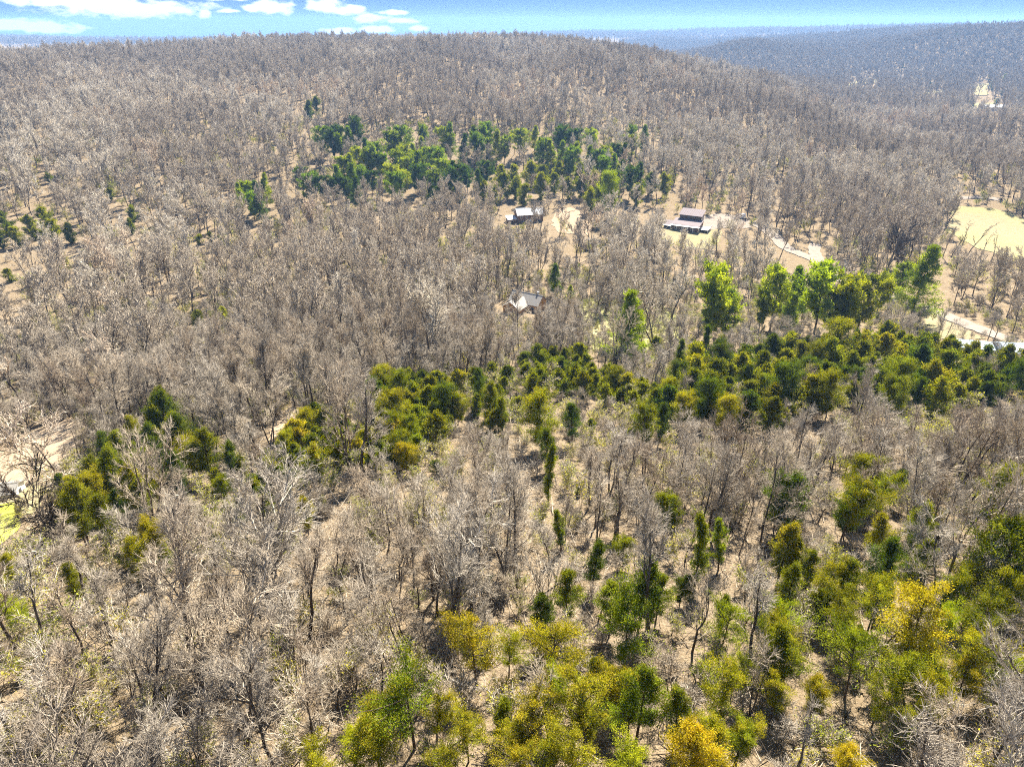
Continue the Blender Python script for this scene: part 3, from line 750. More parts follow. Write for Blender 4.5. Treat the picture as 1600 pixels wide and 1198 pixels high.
for i, s in enumerate([dict(H=14, spread=.42, fork=.3, limbs=10, ang=.78, up=.13), dict(H=15.5, spread=.36, fork=.42, limbs=11, ang=.55, up=.17),
                       dict(H=13, spread=.42, fork=.25, limbs=11, ang=.8, up=.12, stems=2), dict(H=16, spread=.4, fork=.45, limbs=10, ang=.6, up=.18),
                       dict(H=13.5, spread=.46, fork=.3, limbs=11, ang=.75, up=.16, lean=.1), dict(H=15, spread=.42, fork=.35, limbs=12, ang=.62, up=.22, stems=2)]):
    t, c = bare_tree(300+i, **s, n2=6, n3=5, n4=2, tw=(.075,.05,.042,.022), twseg=1); mids.append((t, c))
LIB_MID = lib('mid_bare', [joined(t, c, 'bare_tree_mid', M_BARK, mm) for mm in (M_TWIG, M_TWIGDARK, M_TWIGROSE) for t, c in mids])
fars = []
for i in range(5):
    t, c = bare_tree(400+i, H=15+i*.6, spread=.44, fork=.38, limbs=9, ang=.68, up=.16, n2=5, n3=4, n4=2, tw=(.14,.10,.085,.05), twseg=1, stems=1+(i == 2))
    fars.append(joined(t, c, 'bare_tree_far', M_BARK, M_TWIGFAR))
LIB_FAR = lib('far_bare', fars)

EV = {}
def ev(key, n, **k):
    L = []
    for i in range(n):
        w, f = evergreen(500+len(EV)*20+i, **k)
        L.append((wood_mesh('evergreen_trunk', w, M_CBARK), mesh_np('evergreen_foliage', f[0], None, f[1], [M_LEAF], attrs={'spray': f[2]}), (w, f)))
    EV[key] = (L, k['H'], k['wid'])
ev('cedar', 4, H=11, wid=5.4, base=.22, nb=52, ns=7, nl=19, leaf=.2, irregular=.4)
ev('round', 3, H=9.5, wid=6.2, base=.2, shape='round', nb=64, ns=8, nl=19, leaf=.2, irregular=.2)
ev('column', 3, H=11, wid=3.4, base=.18, shape='column', nb=46, ns=6, nl=18, leaf=.19, irregular=.4)
ev('open', 5, H=11.5, wid=7.0, base=.34, shape='round', nb=36, ns=8, nl=20, leaf=.2, irregular=.5)
ev('midcedar', 6, H=7.6, wid=6.0, base=.02, nb=50, ns=6, nl=11, leaf=.36, irregular=.45)
ev('pine', 3, H=17, wid=9.5, base=.1, shape='cone', nb=80, ns=8, nl=9, leaf=.6, droop=-.05, irregular=.2)
ev('pineround', 4, H=15, wid=9.0, base=.25, shape='round', nb=52, ns=7, nl=10, leaf=.62, irregular=.45)
def bush(seed, H=2.2, leafy=0.0, n=9):
    t, c = bare_tree(seed, H=H, spread=.6, fork=.08, limbs=n, ang=.7, up=.1, n2=4, n3=3, n4=2, tw=(.024,.02,.017,.01), stems=3)
    V, Q = cat([t, c]); me_m = [M_TWIGNEAR, M_BUDS]
    if leafy:
        g = np.random.default_rng(seed); pts = c[0][g.integers(0, len(c[0]), int(leafy))]
        LV, LT, LA = leaves(pts, .15, 3, g, np.full(len(pts), .12), .6, g.random(len(pts)), np.zeros(len(pts)))
        return mesh_np('bush', np.concatenate([V, LV]), Q, LT+len(V), me_m, np.concatenate([np.zeros(len(Q)), np.ones(len(LT))]), {'spray': np.concatenate([np.zeros((len(V),3)), LA])})
    return mesh_np('bush', V, Q, None, me_m[:1])
LIB_BUSH = lib('brush', [bush(601), bush(602, 1.6), bush(603, 3.0, 260), bush(604, 2.4, 340), bush(605, 1.4), bush(606, 3.4, 200)])
def sticks(seed):
    g = np.random.default_rng(seed); n = 9
    p = np.stack([g.normal(size=n)*1.2, g.normal(size=n)*1.2, g.random(n)*.12+.04], 1); a = g.random(n)*6.28
    pts = grow(p, np.stack([np.cos(a), np.sin(a), g.normal(size=n)*.05], 1), 1+2.6*g.random(n), 3, .12, 0, g)
    V, Q = tubes(pts, .018+.03*g.random(n), np.full(n, .01), 4); return mesh_np('sticks', V, Q, None, [M_TWIGDARK if seed % 2 else M_BARK])
LIB_STICK = lib('sticks', [sticks(i) for i in range(4)])
# low far evergreen mesh
fg = []
for i in range(3):
    w, f = evergreen(700+i, H=12, wid=7, base=.1, nb=26, ns=4, nl=6, leaf=1.1)
    fg.append(mesh_np('far_cedar', f[0], None, f[1], [M_FARGREEN], attrs={'spray': f[2]}))
LIB_FARG = lib('far_green', fg)
print('tree meshes', round(time.time()-T0, 1))

# ------------------------------------------------------------------ geometry-node scatter for what is too many to count
def scatter(name, coll, pts, scl, label, group=None, tilt=.05, pick=None):
    n = len(pts); me = bpy.data.meshes.new(name); me.vertices.add(n); me.vertices.foreach_set('co', np.ascontiguousarray(pts, dtype=np.float32).ravel())
    g = np.random.default_rng(n)
    rot = np.stack([g.normal(size=n)*tilt, g.normal(size=n)*tilt, g.random(n)*6.283], 1).astype(np.float32)
    at = me.attributes.new('rot', 'FLOAT_VECTOR', 'POINT'); at.data.foreach_set('vector', rot.ravel())
    at = me.attributes.new('scl', 'FLOAT_VECTOR', 'POINT'); s = np.asarray(scl, np.float32); at.data.foreach_set('vector', np.stack([s*(.9+.25*g.random(n)), s*(.9+.25*g.random(n)), s], 1).astype(np.float32).ravel())
    at = me.attributes.new('pick', 'INT', 'POINT'); at.data.foreach_set('value', (g.integers(0, len(coll.objects), n) if pick is None else pick).astype(np.int32))
    ng = bpy.data.node_groups.new(name, 'GeometryNodeTree')
    ng.interface.new_socket('Geometry', in_out='INPUT', socket_type='NodeSocketGeometry'); ng.interface.new_socket('Geometry', in_out='OUTPUT', socket_type='NodeSocketGeometry')
    a = ng.nodes.new; gi = a('NodeGroupInput'); go = a('NodeGroupOutput'); ci = a('GeometryNodeCollectionInfo'); ip = a('GeometryNodeInstanceOnPoints')
    ci.inputs['Collection'].default_value = coll; ci.inputs['Separate Children'].default_value = True; ci.inputs['Reset Children'].default_value = True
    def na(k, t): q = a('GeometryNodeInputNamedAttribute'); q.data_type = t; q.inputs[0].default_value = k; return q
    L = ng.links.new
    L(gi.outputs[0], ip.inputs['Points']); L(ci.outputs[0], ip.inputs['Instance']); ip.inputs['Pick Instance'].default_value = True
    q = na('pick', 'INT'); L([o for o in q.outputs if o.enabled][0], ip.inputs['Instance Index'])
    q = na('rot', 'FLOAT_VECTOR'); e2r = a('FunctionNodeEulerToRotation'); L([o for o in q.outputs if o.enabled][0], e2r.inputs[0]); L(e2r.outputs[0], ip.inputs['Rotation'])
    q = na('scl', 'FLOAT_VECTOR'); L([o for o in q.outputs if o.enabled][0], ip.inputs['Scale'])
    L(ip.outputs[0], go.inputs[0])
    o = obj(name, me); md = o.modifiers.new('scatter', 'NODES'); md.node_group = ng
    tagp(o, label, kind='stuff', group=group); return o

def jitter_grid(r0, r1, step, a0=-46, a1=46, seed=0, jit=.48):
    """points on a jittered world grid inside the wedge that the camera could see"""
    g = np.random.default_rng(seed); xs = np.arange(-r1, r1, step); ys = np.arange(0, r1, step)
    X, Y = np.meshgrid(xs, ys); X = X.ravel()+g.uniform(-jit, jit, X.size)*step; Y = Y.ravel()+g.uniform(-jit, jit, Y.size)*step
    r = np.hypot(X, Y); a = np.degrees(np.arctan2(X, Y))
    k = (r > r0) & (r < r1) & (a > a0) & (a < a1); return X[k], Y[k]
def frame_uv(x, y, z):
    f = y*CP - z*SP; up = y*SP + z*CP; return 800+FPX*x/f, 599-FPX*up/f, f

# ------------------------------------------------------------------ evergreens at their places
# kind, u, v of the crown centre, crown width in px, tone
G_ = (.135,.18,.016,.25); Y_ = (.20,.225,.018,.35); O_ = (.23,.235,.02,.55); D_ = (.07,.11,.016,.1); DO = (.13,.155,.016,.2); GOLD = (.36,.315,.02,.5)
YP = (.27,.315,.03,.0); GP = (.17,.235,.03,.0); DP = (.07,.115,.025,.0); LG = (.22,.265,.02,.1)
TONE = {'g':(G_,'green'),'y':(Y_,'yellow-green'),'o':(O_,'orange-tipped'),'d':(D_,'dark green'),'do':(DO,'olive brown-tipped'),'gold':(GOLD,'golden'),
        'yp':(YP,'bright yellow-green'),'gp':(GP,'mid green'),'dp':(DP,'deep blue-green'),'lg':(LG,'fresh light green')}
EVG = [
 ('round',1232,785,74,'d'),('round',1352,738,66,'do'),('cedar',1402,752,38,'d'),('open',1328,792,66,'y'),('open',1378,772,58,'y'),('round',1567,768,82,'do'),
 ('cedar',1228,852,66,'o'),('cedar',1262,884,50,'g'),('open',1300,905,66,'y'),('cedar',1325,905,62,'g'),('round',1572,872,118,'g'),('open',1500,925,66,'g'),
 ('cedar',1448,872,44,'do'),('open',1541,958,84,'g'),('open',1592,955,60,'lg'),('open',1472,930,56,'g'),('open',1368,952,74,'y'),('open',1440,985,120,'gold'),
 ('open',1340,1030,86,'lg'),('open',1418,1052,92,'y'),('open',1500,1028,84,'y'),('open',1562,1050,66,'lg'),('open',1462,1092,80,'y'),('open',1505,1068,60,'o'),
 ('cedar',1215,1012,76,'do'),('open',1213,1092,58,'o'),('round',1276,1085,42,'o'),('open',1128,1092,86,'y'),('round',1085,1180,96,'gold'),('round',1326,1192,58,'gold'),
 ('column',1096,852,46,'g'),('column',1132,838,34,'lg'),('round',1042,800,54,'do'),('cedar',1005,915,78,'d'),('open',982,985,104,'g'),('cedar',1030,928,50,'g'),
 ('open',1132,978,66,'lg'),('column',879,815,30,'g'),('cedar',845,955,58,'d'),('open',742,1000,98,'o'),('open',795,1012,64,'y'),('open',858,1030,98,'o'),
 ('cedar',925,1050,52,'g'),('open',640,1092,118,'g'),('open',592,1160,86,'y'),('open',548,1180,80,'lg'),('open',498,1200,60,'y'),('open',730,1142,74,'y'),
 ('cedar',782,1118,54,'g'),('open',832,1128,90,'o'),('open',918,1112,110,'o'),('open',962,1072,76,'o'),('cedar',1004,1082,84,'g'),('cedar',1062,1112,66,'g'),
 ('open',900,1180,100,'y'),('open',985,1182,90,'lg'),('open',700,1185,66,'y'),('open',1160,1150,60,'y'),('open',820,1190,70,'o'),('open',1150,1050,50,'lg'),
 ('open',1590,1035,50,'y'),('cedar',1385,880,40,'d'),('open',1420,905,44,'g'),
 ('round',848,650,66,'y'),('cedar',856,690,44,'d'),('cedar',896,650,42,'d'),('column',925,640,22,'g'),('round',1008,660,52,'do'),('cedar',1033,654,38,'d'),('cedar',985,668,30,'y'),
 ('round',1137,640,50,'o'),('column',858,735,34,'do'),('column',905,740,20,'y'),('cedar',475,793,42,'o'),('cedar',375,797,36,'d'),('cedar',498,775,26,'g'),
 ('cedar',252,652,62,'d'),('cedar',270,678,58,'g'),('round',292,700,54,'y'),('cedar',316,700,34,'d'),('round',214,735,66,'do'),('cedar',205,760,56,'y'),('cedar',176,742,58,'g'),
 ('round',150,768,62,'y'),('cedar',118,792,60,'y'),('cedar',166,700,40,'d'),('cedar',236,695,48,'d'),('cedar',100,765,38,'d'),('round',238,850,64,'o'),('cedar',212,868,50,'y'),
 ('cedar',258,868,36,'g'),('open',22,955,58,'lg'),('cedar',2,915,40,'g'),('cedar',14,885,34,'y'),('cedar',108,905,44,'do'),('cedar',330,838,30,'g'),('cedar',358,715,36,'d'),('cedar',345,740,26,'d'),
 ('cedar',765,625,42,'do'),('cedar',785,640,34,'g'),('cedar',750,600,36,'d'),('cedar',740,575,30,'g'),('cedar',775,600,26,'g'),('cedar',682,718,24,'d'),
 ('column',1345,1000,30,'d'),('cedar',1290,940,46,'d'),
 # left thicket
 ('midcedar',8,345,30,'y'),('midcedar',22,366,26,'d'),('midcedar',45,350,30,'d'),('midcedar',72,338,32,'do'),('midcedar',82,356,30,'do'),('midcedar',106,360,26,'d'),('midcedar',58,366,24,'g'),('midcedar',0,370,24,'g'),
 ('midcedar',206,330,20,'d'),('midcedar',203,350,20,'g'),('midcedar',172,300,16,'d'),('midcedar',310,372,14,'d'),('midcedar',328,368,14,'g'),('midcedar',345,490,24,'d'),('midcedar',305,496,24,'d'),('midcedar',12,428,18,'d'),
 ('midcedar',480,168,24,'d'),('midcedar',494,160,18,'d'),('midcedar',75,275,14,'y'),
]
# pine stand
for t in [(505,216,'gp'),(520,222,'dp'),(532,226,'gp'),(546,216,'gp'),(556,208,'dp'),(572,232,'dp'),(590,245,'gp'),(598,255,'gp'),(560,248,'yp'),(548,256,'yp'),(575,252,'gp'),(537,262,'yp'),
          (528,276,'gp'),(550,278,'gp'),(566,272,'gp'),(580,282,'dp'),(538,292,'dp'),(522,292,'dp'),(556,296,'dp'),(472,282,'dp'),(492,286,'dp'),(506,290,'dp'),(480,292,'gp'),
          (612,226,'gp'),(626,222,'gp'),(630,244,'yp'),(645,240,'yp'),(660,234,'yp'),(622,256,'yp'),(640,262,'yp'),(655,256,'gp'),(670,250,'yp'),(685,250,'gp'),(650,276,'dp'),(665,272,'gp'),
          (690,268,'yp'),(680,282,'gp'),(700,282,'dp'),(672,294,'dp'),(688,296,'dp'),(706,266,'dp'),(697,222,'yp'),(610,280,'yp'),(618,292,'gp'),(626,282,'yp'),(662,212,'gp'),
          (376,302,'lg'),(388,306,'lg'),(394,318,'gp'),(412,290,'lg'),(402,306,'dp'),(404,322,'dp'),
          (724,230,'dp'),(745,226,'gp'),(762,212,'gp'),(760,232,'gp'),(776,226,'yp'),(788,230,'gp'),(740,214,'gp'),(703,215,'gp'),(812,218,'yp'),(835,212,'yp'),(843,228,'dp'),(850,240,'gp'),(862,236,'yp'),
          (876,218,'dp'),(880,236,'gp'),(896,222,'dp'),(900,240,'yp'),(890,252,'gp'),(925,220,'yp'),(922,248,'gp'),(935,252,'gp'),(948,248,'lg'),(960,258,'gp'),(972,264,'gp'),(962,240,'dp'),
          (988,216,'gp'),(1006,212,'gp'),(982,226,'lg'),(1000,272,'dp'),(985,280,'dp'),(975,240,'dp'),(945,262,'gp'),(965,274,'g'),(710,282,'dp'),(730,276,'dp'),(748,284,'dp'),(760,268,'dp')]:
    EVG.append(('pineround' if (t[0]*7+t[1]) % 3 else 'pine', t[0], t[1], 24+((t[0]*13+t[1]*7) % 9), t[2]))
for t in [(757,295),(772,304),(790,286),(806,290),(820,300),(802,272),(832,268),(850,272),(868,282),(846,286),(890,290),(908,284),(715,298),(700,300),(905,268),(872,266),(784,270),(1018,282),(1040,284)]:
    EVG.append(('midcedar', t[0], t[1], 26+(t[0] % 7), 'd' if t[0] % 2 else 'do'))
EVG += [('round',948,282,46,'lg'),('round',952,300,48,'lg'),('round',925,302,32,'lg'),('midcedar',996,300,28,'lg'),('round',930,276,32,'g'),
        ('pine',868,430,32,'dp'),('pine',892,455,16,'yp'),('pine',985,498,80,'lg'),('pineround',1115,472,62,'yp'),('pineround',1138,486,44,'yp'),('pine',1120,455,30,'gp'),
        ('pineround',1213,462,46,'yp'),('pine',1250,448,46,'gp'),('pineround',1286,458,56,'yp'),('pine',1238,480,36,'yp'),('pineround',1322,468,52,'lg'),('pineround',1350,470,48,'yp'),('pineround',1378,458,30,'yp'),
        ('pine',1441,432,62,'yp'),('pineround',1411,430,28,'yp'),('pineround',1192,482,30,'lg'),('pineround',1305,480,36,'gp'),
        ('midcedar',1571,122,13,'dp'),('midcedar',1520,160,13,'gp'),('midcedar',1599,172,12,'d'),('midcedar',1558,158,9,'y')]
def fill(poly, n, wr, tones, kind='midcedar', seed=0, mind=.62):
    g = random.Random(seed); xs = [p[0] for p in poly]; ys = [p[1] for p in poly]; got = []
    for _ in range(6000):
        u = g.uniform(min(xs), max(xs)); v = g.uniform(min(ys), max(ys))
        if not inside(poly, np.array([u]), np.array([v]))[0]: continue
        w = g.uniform(*wr)
        if any(abs(u-a) < (w+c)*.5*mind and abs(v-b) < (w+c)*.5*mind*.6 for a, b, c in got): continue
        got.append((u, v, w))
        EVG.append((kind if g.random() < .8 else 'round', u, v, w, g.choice(tones)))
        if len(got) >= n: break
fill([(575,600),(620,585),(705,590),(706,640),(690,662),(640,672),(600,668),(572,640)], 40, (32,54), ['d','g','g','do','y','do'], seed=1, mind=.46)
fill([(395,765),(405,735),(440,700),(455,680),(470,650),(500,640),(560,660),(640,672),(660,690),(640,712),(600,720),(540,705),(490,715),(445,745),(415,790)], 60, (28,50), ['y','do','d','g','y','o','do'], seed=2, mind=.46)
fill([(95,800),(110,760),(160,735),(215,665),(250,630),(285,660),(325,700),(300,725),(240,750),(190,795),(130,812)], 30, (34,58), ['d','g','do','d','y'], kind='cedar', seed=12, mind=.5)
fill([(325,735),(350,705),(405,690),(425,735),(400,790),(345,790)], 8, (28,44), ['do','g','y','d'], seed=13, mind=.7)
fill([(702,600),(740,580),(815,575),(820,620),(780,660),(710,650)], 11, (26,42), ['do','g','y','d'], seed=14, mind=.7)
fill([(815,560),(860,552),(905,548),(945,575),(1000,600),(1060,600),(1040,622),(1000,625),(950,612),(900,600),(830,600)], 56, (26,46), ['do','g','y','d','do'], seed=3, mind=.46)
fill([(1040,620),(1040,590),(1090,560),(1180,545),(1260,535),(1330,530),(1420,522),(1470,535),(1540,552),(1600,556),(1610,590),(1560,612),(1490,625),(1420,620),(1370,612),(1290,625),(1200,645),(1130,640),(1080,640)], 190, (34,62), ['d','do','d','g','y','do','d','y'], seed=4, mind=.46)
fill([(960,1060),(1090,1040),(1190,1080),(1190,1198),(960,1198)], 4, (60,90), ['y','lg','g','o'], kind='open', seed=5, mind=.6)
fill([(540,1110),(700,1100),(960,1060),(960,1198),(520,1198)], 6, (60,90), ['y','o','y','lg','g'], kind='open', seed=6, mind=.6)
fill([(1180,960),(1600,930),(1600,1100),(1180,1110)], 11, (50,80), ['g','y','lg','y','do'], kind='open', seed=7, mind=.62)
fill([(1180,760),(1440,740),(1600,800),(1600,930),(1180,950)], 14, (40,64), ['g','d','do','y'], kind='cedar', seed=8, mind=.7)
fill([(800,850),(1180,800),(1180,960),(840,960)], 8, (36,60), ['g','lg','d'], kind='cedar', seed=9, mind=.7)
for i, (u, v) in enumerate([(1315,560),(1340,545),(1210,560),(1062,560),(1025,545),(1098,545),(1275,560)]): EVG.append(('column' if i % 2 else 'midcedar', u, v-8, 26, 'd'))

ESP = []      # placed evergreens: x, y, radius
placed_ev = []
EVG = [(k, u, v, w*(1.22 if k.startswith('pine') and u > 1080 and v > 400 else 1), t) for k, u, v, w, t in EVG]
for (kind, u, v, wpx, tone) in EVG:
    L, H, wid = EV[kind]
    s = 1.0
    for _ in range(3):
        x, y, z = ground_at(u, v, H*s*.62); f = y*CP - (z+H*s*.62)*SP
        s = min(max(wpx*f/FPX/wid, .35), 2.0)
    placed_ev.append((kind, u, v, tone, x, y, z, s, H*s, wid*s)); ESP.append((x, y, wid*s*.5))
print('evergreens placed', len(placed_ev), round(time.time()-T0, 1))

# ------------------------------------------------------------------ landmarks for wording
LM = [(1440,975,'the golden cedar'),(1572,872,'the big round green cedar'),(1232,785,'the round dark cedar'),(1352,738,'the round brown-tipped cedar'),
      (640,1092,'the broad green cedar'),(1085,1180,'the golden cedar clump'),(742,1000,'the orange-topped cedar pair'),(918,1112,'the wide orange-tipped cedar'),
      (982,985,'the tall open green cedar'),(1096,852,'the slender green cedar column'),(850,655,'the arched yellow-green cedar'),(252,660,'the dark pointed cedar'),
      (150,770,'the meadow-edge cedars'),(20,815,'the yellow-green lawn'),(420,900,'the great dome-crowned oak'),(238,850,'the rusty orange cedar'),(475,793,'the small rust-brown cedar'),
      (640,640,'the cedar thicket'),(1008,660,'the olive cedar pair'),(879,815,'the thin spire cedar'),(22,955,'the light green edge cedar'),(815,465,'the grey-roofed cabin'),
      (985,500,'the conical pine'),(1115,472,'the bright pine pair'),(1441,432,'the tall yellow-green pine'),(1286,458,'the roadside pines'),(825,330,'the white-roofed house'),
      (1075,335,'the mauve-roofed house'),(1300,590,'the long cedar belt'),(1530,540,'the metal-roofed sheds'),(300,1112,'the long fallen log'),(1215,1012,'the drooping olive cedar'),
      (60,350,'the left-hand cedar clump'.replace('left-hand ','hillside ')),(650,250,'the pine stand'),(950,290,'the light green round trees'),(400,306,'the small pine trio'),(870,430,'the lone deep green pine')]
used_labels = {}
ORD = ['first','second','third','fourth','fifth','sixth','seventh','eighth','ninth','tenth','eleventh','twelfth','thirteenth','fourteenth','fifteenth','sixteenth','seventeenth','eighteenth','nineteenth','twentieth']
def relation(u, v):
    best = min(LM, key=lambda m: (m[0]-u)**2 + ((m[1]-v)*1.2)**2)
    du, dv = u-best[0], v-best[1]; d = math.hypot(du, dv)
    if d < 26: return 'beside', best[2]
    if abs(du) > 1.3*abs(dv): w = 'right of' if du > 0 else 'left of'
    else: w = 'in front of' if dv > 0 else 'behind'
    return ('just ' if d < 75 else 'well ' if d > 150 else '') + w, best[2]
def assign(items, noun):
    """items: (object, u, v, words) -> labels that single each one out"""
    grp = {}
    for it in items:
        r, l = relation(it[1], it[2]); grp.setdefault((it[3], r, l), []).append(it)
    for (wd, r, l), L in grp.items():
        L.sort(key=lambda t: t[1])
        for i, it in enumerate(L):
            lab = f'{wd} {noun} {r} {l}'
            if len(L) > 1:
                o = f'{ORD[i]} from left' if i < len(ORD) and i < len(L)-1 else 'last on the right'
                lab = f'{wd} {noun} {r} {l}, {o}'
            if len(lab.split()) > 16: lab = lab.replace(' from left', '').replace('last on the right', 'rightmost')
            it[0]['label'] = lab

# place evergreens
items = {'cedar': [], 'pine': []}
# the cedars that show largest are things of their own, the smallest ones form the thicket mass
ci = sorted([i for i, p in enumerate(placed_ev) if not p[0].startswith('pine')], key=lambda i: -placed_ev[i][9]*placed_ev[i][8]/max(placed_ev[i][5], 30)**2)
small = set(i for i in ci[296:]); mass = [placed_ev[i] for i in sorted(small)]
placed_ev = [p for i, p in enumerate(placed_ev) if i not in small]
KIND_WORD = {'cedar':'','round':'rounded','column':'slender','open':'open-crowned','midcedar':'','pine':'conical','pineround':''}
for i, (kind, u, v, tone, x, y, z, s, Hh, ww) in enumerate(placed_ev):
    L, H, wid = EV[kind]; t, f, _ = L[i % len(L)]
    ispine = kind.startswith('pine'); nm = 'pine_tree' if ispine else 'cedar_tree'
    e = bpy.data.objects.new(nm, None); COL.objects.link(e); e.location = (x, y, z); e.rotation_euler = (0, 0, rng.random()*6.28)
    hs = s*(1+.16*(rng.random()-.5)); e.scale = (s, s, hs)
    e['category'] = 'pine tree' if ispine else 'cedar tree'
    e['group'] = 'pines in the valley woods' if ispine else 'cedars among the bare woods'
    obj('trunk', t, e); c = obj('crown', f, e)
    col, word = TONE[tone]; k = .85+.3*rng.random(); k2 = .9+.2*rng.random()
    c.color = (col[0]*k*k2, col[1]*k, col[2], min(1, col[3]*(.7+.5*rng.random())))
    items['pine' if ispine else 'cedar'].append((e, u, v, (KIND_WORD[kind]+' '+word).strip()))
assign(items['cedar'], 'cedar'); assign(items['pine'], 'pine')
print('evergreens', round(time.time()-T0, 1))

if mass:
    ml = []
    for t, f, (w_, f_) in EV['midcedar'][0]:
        V = np.concatenate([w_[0], f_[0]]); nq = len(w_[1])
        ml.append(mesh_np('cedar_whole', V, w_[1], f_[1]+len(w_[0]), [M_CBARK, M_LEAFMASS], np.concatenate([np.zeros(nq), np.ones(len(f_[1]))]), {'spray': np.concatenate([np.zeros((len(w_[0]),3)), f_[2]])}))
    scatter('cedar_thicket', lib('cedar_mass', ml), np.array([p[4:7] for p in mass]), [p[9]/6.0 for p in mass], 'smallest cedars packed between the larger ones in the thickets', 'cedars among the bare woods')
# ------------------------------------------------------------------ bare woods: positions
EA = np.array(ESP)
def far_from_ev(x, y, k=.75):
    ok = np.ones(len(x), bool)
    for (ex, ey, er) in EA: ok &= (x-ex)**2+(y-ey)**2 > (er*k)**2
    return ok
SIGHT = []
for (kind_, u_, v_, w_, t_) in EVG: SIGHT.append((u_, v_, w_*.55, w_*.62, .72 if v_ < 320 else .96 if v_ < 720 else .97 if u_ < 340 and v_ < 820 else .8))
for (u_, v_, a_, b_, k_) in [(826,332,30,14,.65),(800,334,14,10,.9),(1075,340,42,22,.93),(812,470,36,26,.98),(1516,538,24,12,.95),(1584,542,28,12,.95),(14,765,26,16,.95),(1157,340,10,8,.9),(1552,169,16,4,.8),
        (895,345,36,22,.75),(1085,372,40,14,.6),(1135,346,34,14,.85),(1200,366,26,14,.88),(1245,394,26,9,.75),(1276,402,12,22,.92),(1560,362,50,30,.96),(1510,385,24,16,.5),(1510,345,24,16,.8),(1500,503,40,9,.97),(1570,524,38,9,.97),(1455,500,24,12,.9),
        (20,700,70,50,.97),(75,690,70,46,.93),(40,745,70,34,.97),(12,822,52,54,1),(445,665,26,36,.9),(975,510,70,38,.72),(1348,130,24,4,.8),(1400,120,14,3,.6),(1436,124,10,4,.6),(1458,146,16,4,.6),(1532,140,12,7,.8)]:
    SIGHT.append((u_, v_, a_, b_, k_))
def sight_clear(x, y, z, hgt, wid, g):
    """drop trees that would stand in front of what the photograph shows in the open"""
    keep = np.ones(len(x), bool); rnd = g.random(len(x))
    r = np.hypot(x, y)
    for (zt, kk) in ((.75, 1.0), (.35, 1.0)):
        U, V, F = frame_uv(x, y, z+hgt*zt); hw = wid*FPX/F*.46; hh = hgt*FPX/F*.34
        for (u, v, a, b, k) in SIGHT:
            q = ground_r(u, v)
            keep &= ~(((np.abs(U-u)/(a+hw))**2+(np.abs(V-v)/(b+hh*.7))**2 < 1) & (r < q*1.03) & (rnd < k))
    return keep
_gr = {}
def ground_r(u, v):
    if (u, v) not in _gr:
        p = ground_at(u, v, 4); _gr[(u, v)] = math.hypot(p[0], p[1])
    return _gr[(u, v)]
def tree_points(r0, r1, step, seed, a0=-46, a1=46, smin=.75, smax=1.25, keep=.0, nsc=60, tree=(13, 7)):
    X, Y = jitter_grid(r0, r1, step, a0, a1, seed)
    g = np.random.default_rng(seed+1); d = vnoise(X/nsc, Y/nsc, 40+seed)
    k = ~blocked(X, Y, 1.5) & (g.random(len(X)) < 1.0-keep*(d < .38)); X, Y = X[k], Y[k]
    k = far_from_ev(X, Y) if r0 < 700 else np.ones(len(X), bool); X, Y = X[k], Y[k]
    Z = height(X, Y); s = smin+(smax-smin)*np.random.default_rng(seed+2).random(len(X))*(.75+.5*vnoise(X/40, Y/40, 50))
    if tree:
        k = sight_clear(X, Y, Z, s*tree[0], s*tree[1], np.random.default_rng(seed+3)); X, Y, Z, s = X[k], Y[k], Z[k], s[k]
    return X, Y, Z, s

# hero trees: (u, v of the foot, height m, mesh index, wording, tint)
def custom(seed, **k):
    t, c = bare_tree(seed, **k); return t, c
hero = []
hero_pts = []
def hero_tree(name, u, v, me_t, me_c, s, label, cat, col=(1,1,1,1), rz=0.0, tilt=(0,0), group='bare trees of the wood'):
    x, y, z = ground_at(u, v); e = bpy.data.objects.new(name, None); COL.objects.link(e)
    e.location = (x, y, z); e.scale = (s, s, s); e.rotation_euler = (R(tilt[0]), R(tilt[1]), rz)
    a = obj('trunk', me_t, e); b = obj('crown', me_c, e); a.color = col; b.color = col
    e['label'] = label; e['category'] = cat; e['group'] = group; hero_pts.append((x, y, 3.0)); hero.append(e); return e
t, c = bare_tree(801, H=17, spread=.52, fork=.26, limbs=20, ang=.72, up=.15, n2=9, n3=7, n4=5, tw=(.055,.028,.017,.007), stems=2, lean=.03)
hero_tree('bare_tree', 427, 1010, wood_mesh('oak_trunk', t, M_BARK), wood_mesh('oak_crown', c, M_TWIGNEAR), .75, 'largest pale dome-crowned bare oak, dense twigs over a dark forked trunk', 'bare tree')
t, c = bare_tree(802, H=19, spread=.46, fork=.3, limbs=14, ang=.8, up=.12, n2=8, n3=6, n4=3, tw=(.14,.07,.045,.02), bend=.05)
hero_tree('bare_tree', 1381, 437, wood_mesh('oak_trunk', t, M_DEAD), wood_mesh('oak_crown', c, M_DEAD), 1.0, 'big dark-limbed spreading oak behind the roadside pines', 'bare tree')
t, c = bare_tree(803, H=10, spread=.62, fork=.28, limbs=9, ang=.85, up=.08, n2=8, n3=7, n4=3, tw=(.06,.034,.022,.012), lean=.02)
hero_tree('bare_tree', 106, 772, wood_mesh('oak_trunk', t, M_DEAD), wood_mesh('oak_crown', c, M_TWIG), 1.25, 'wide spreading bare tree with dark limbs at the edge of the tan meadow', 'bare tree', (1,.93,.9,1))
hero_tree('bare_tree', 86, 838, wood_mesh('oak_trunk', t, M_DEAD), wood_mesh('oak_crown', c, M_BARK), 1.2, 'dark bare tree leaning out over the grass by the grey shed', 'bare tree', (.8,.8,.8,1), 2.0, (0,-24))
t, c = bare_tree(804, H=18, spread=.4, fork=.3, limbs=12, ang=.6, up=.2, n2=8, n3=6, n4=3, tw=(.1,.055,.034,.016), stems=2)
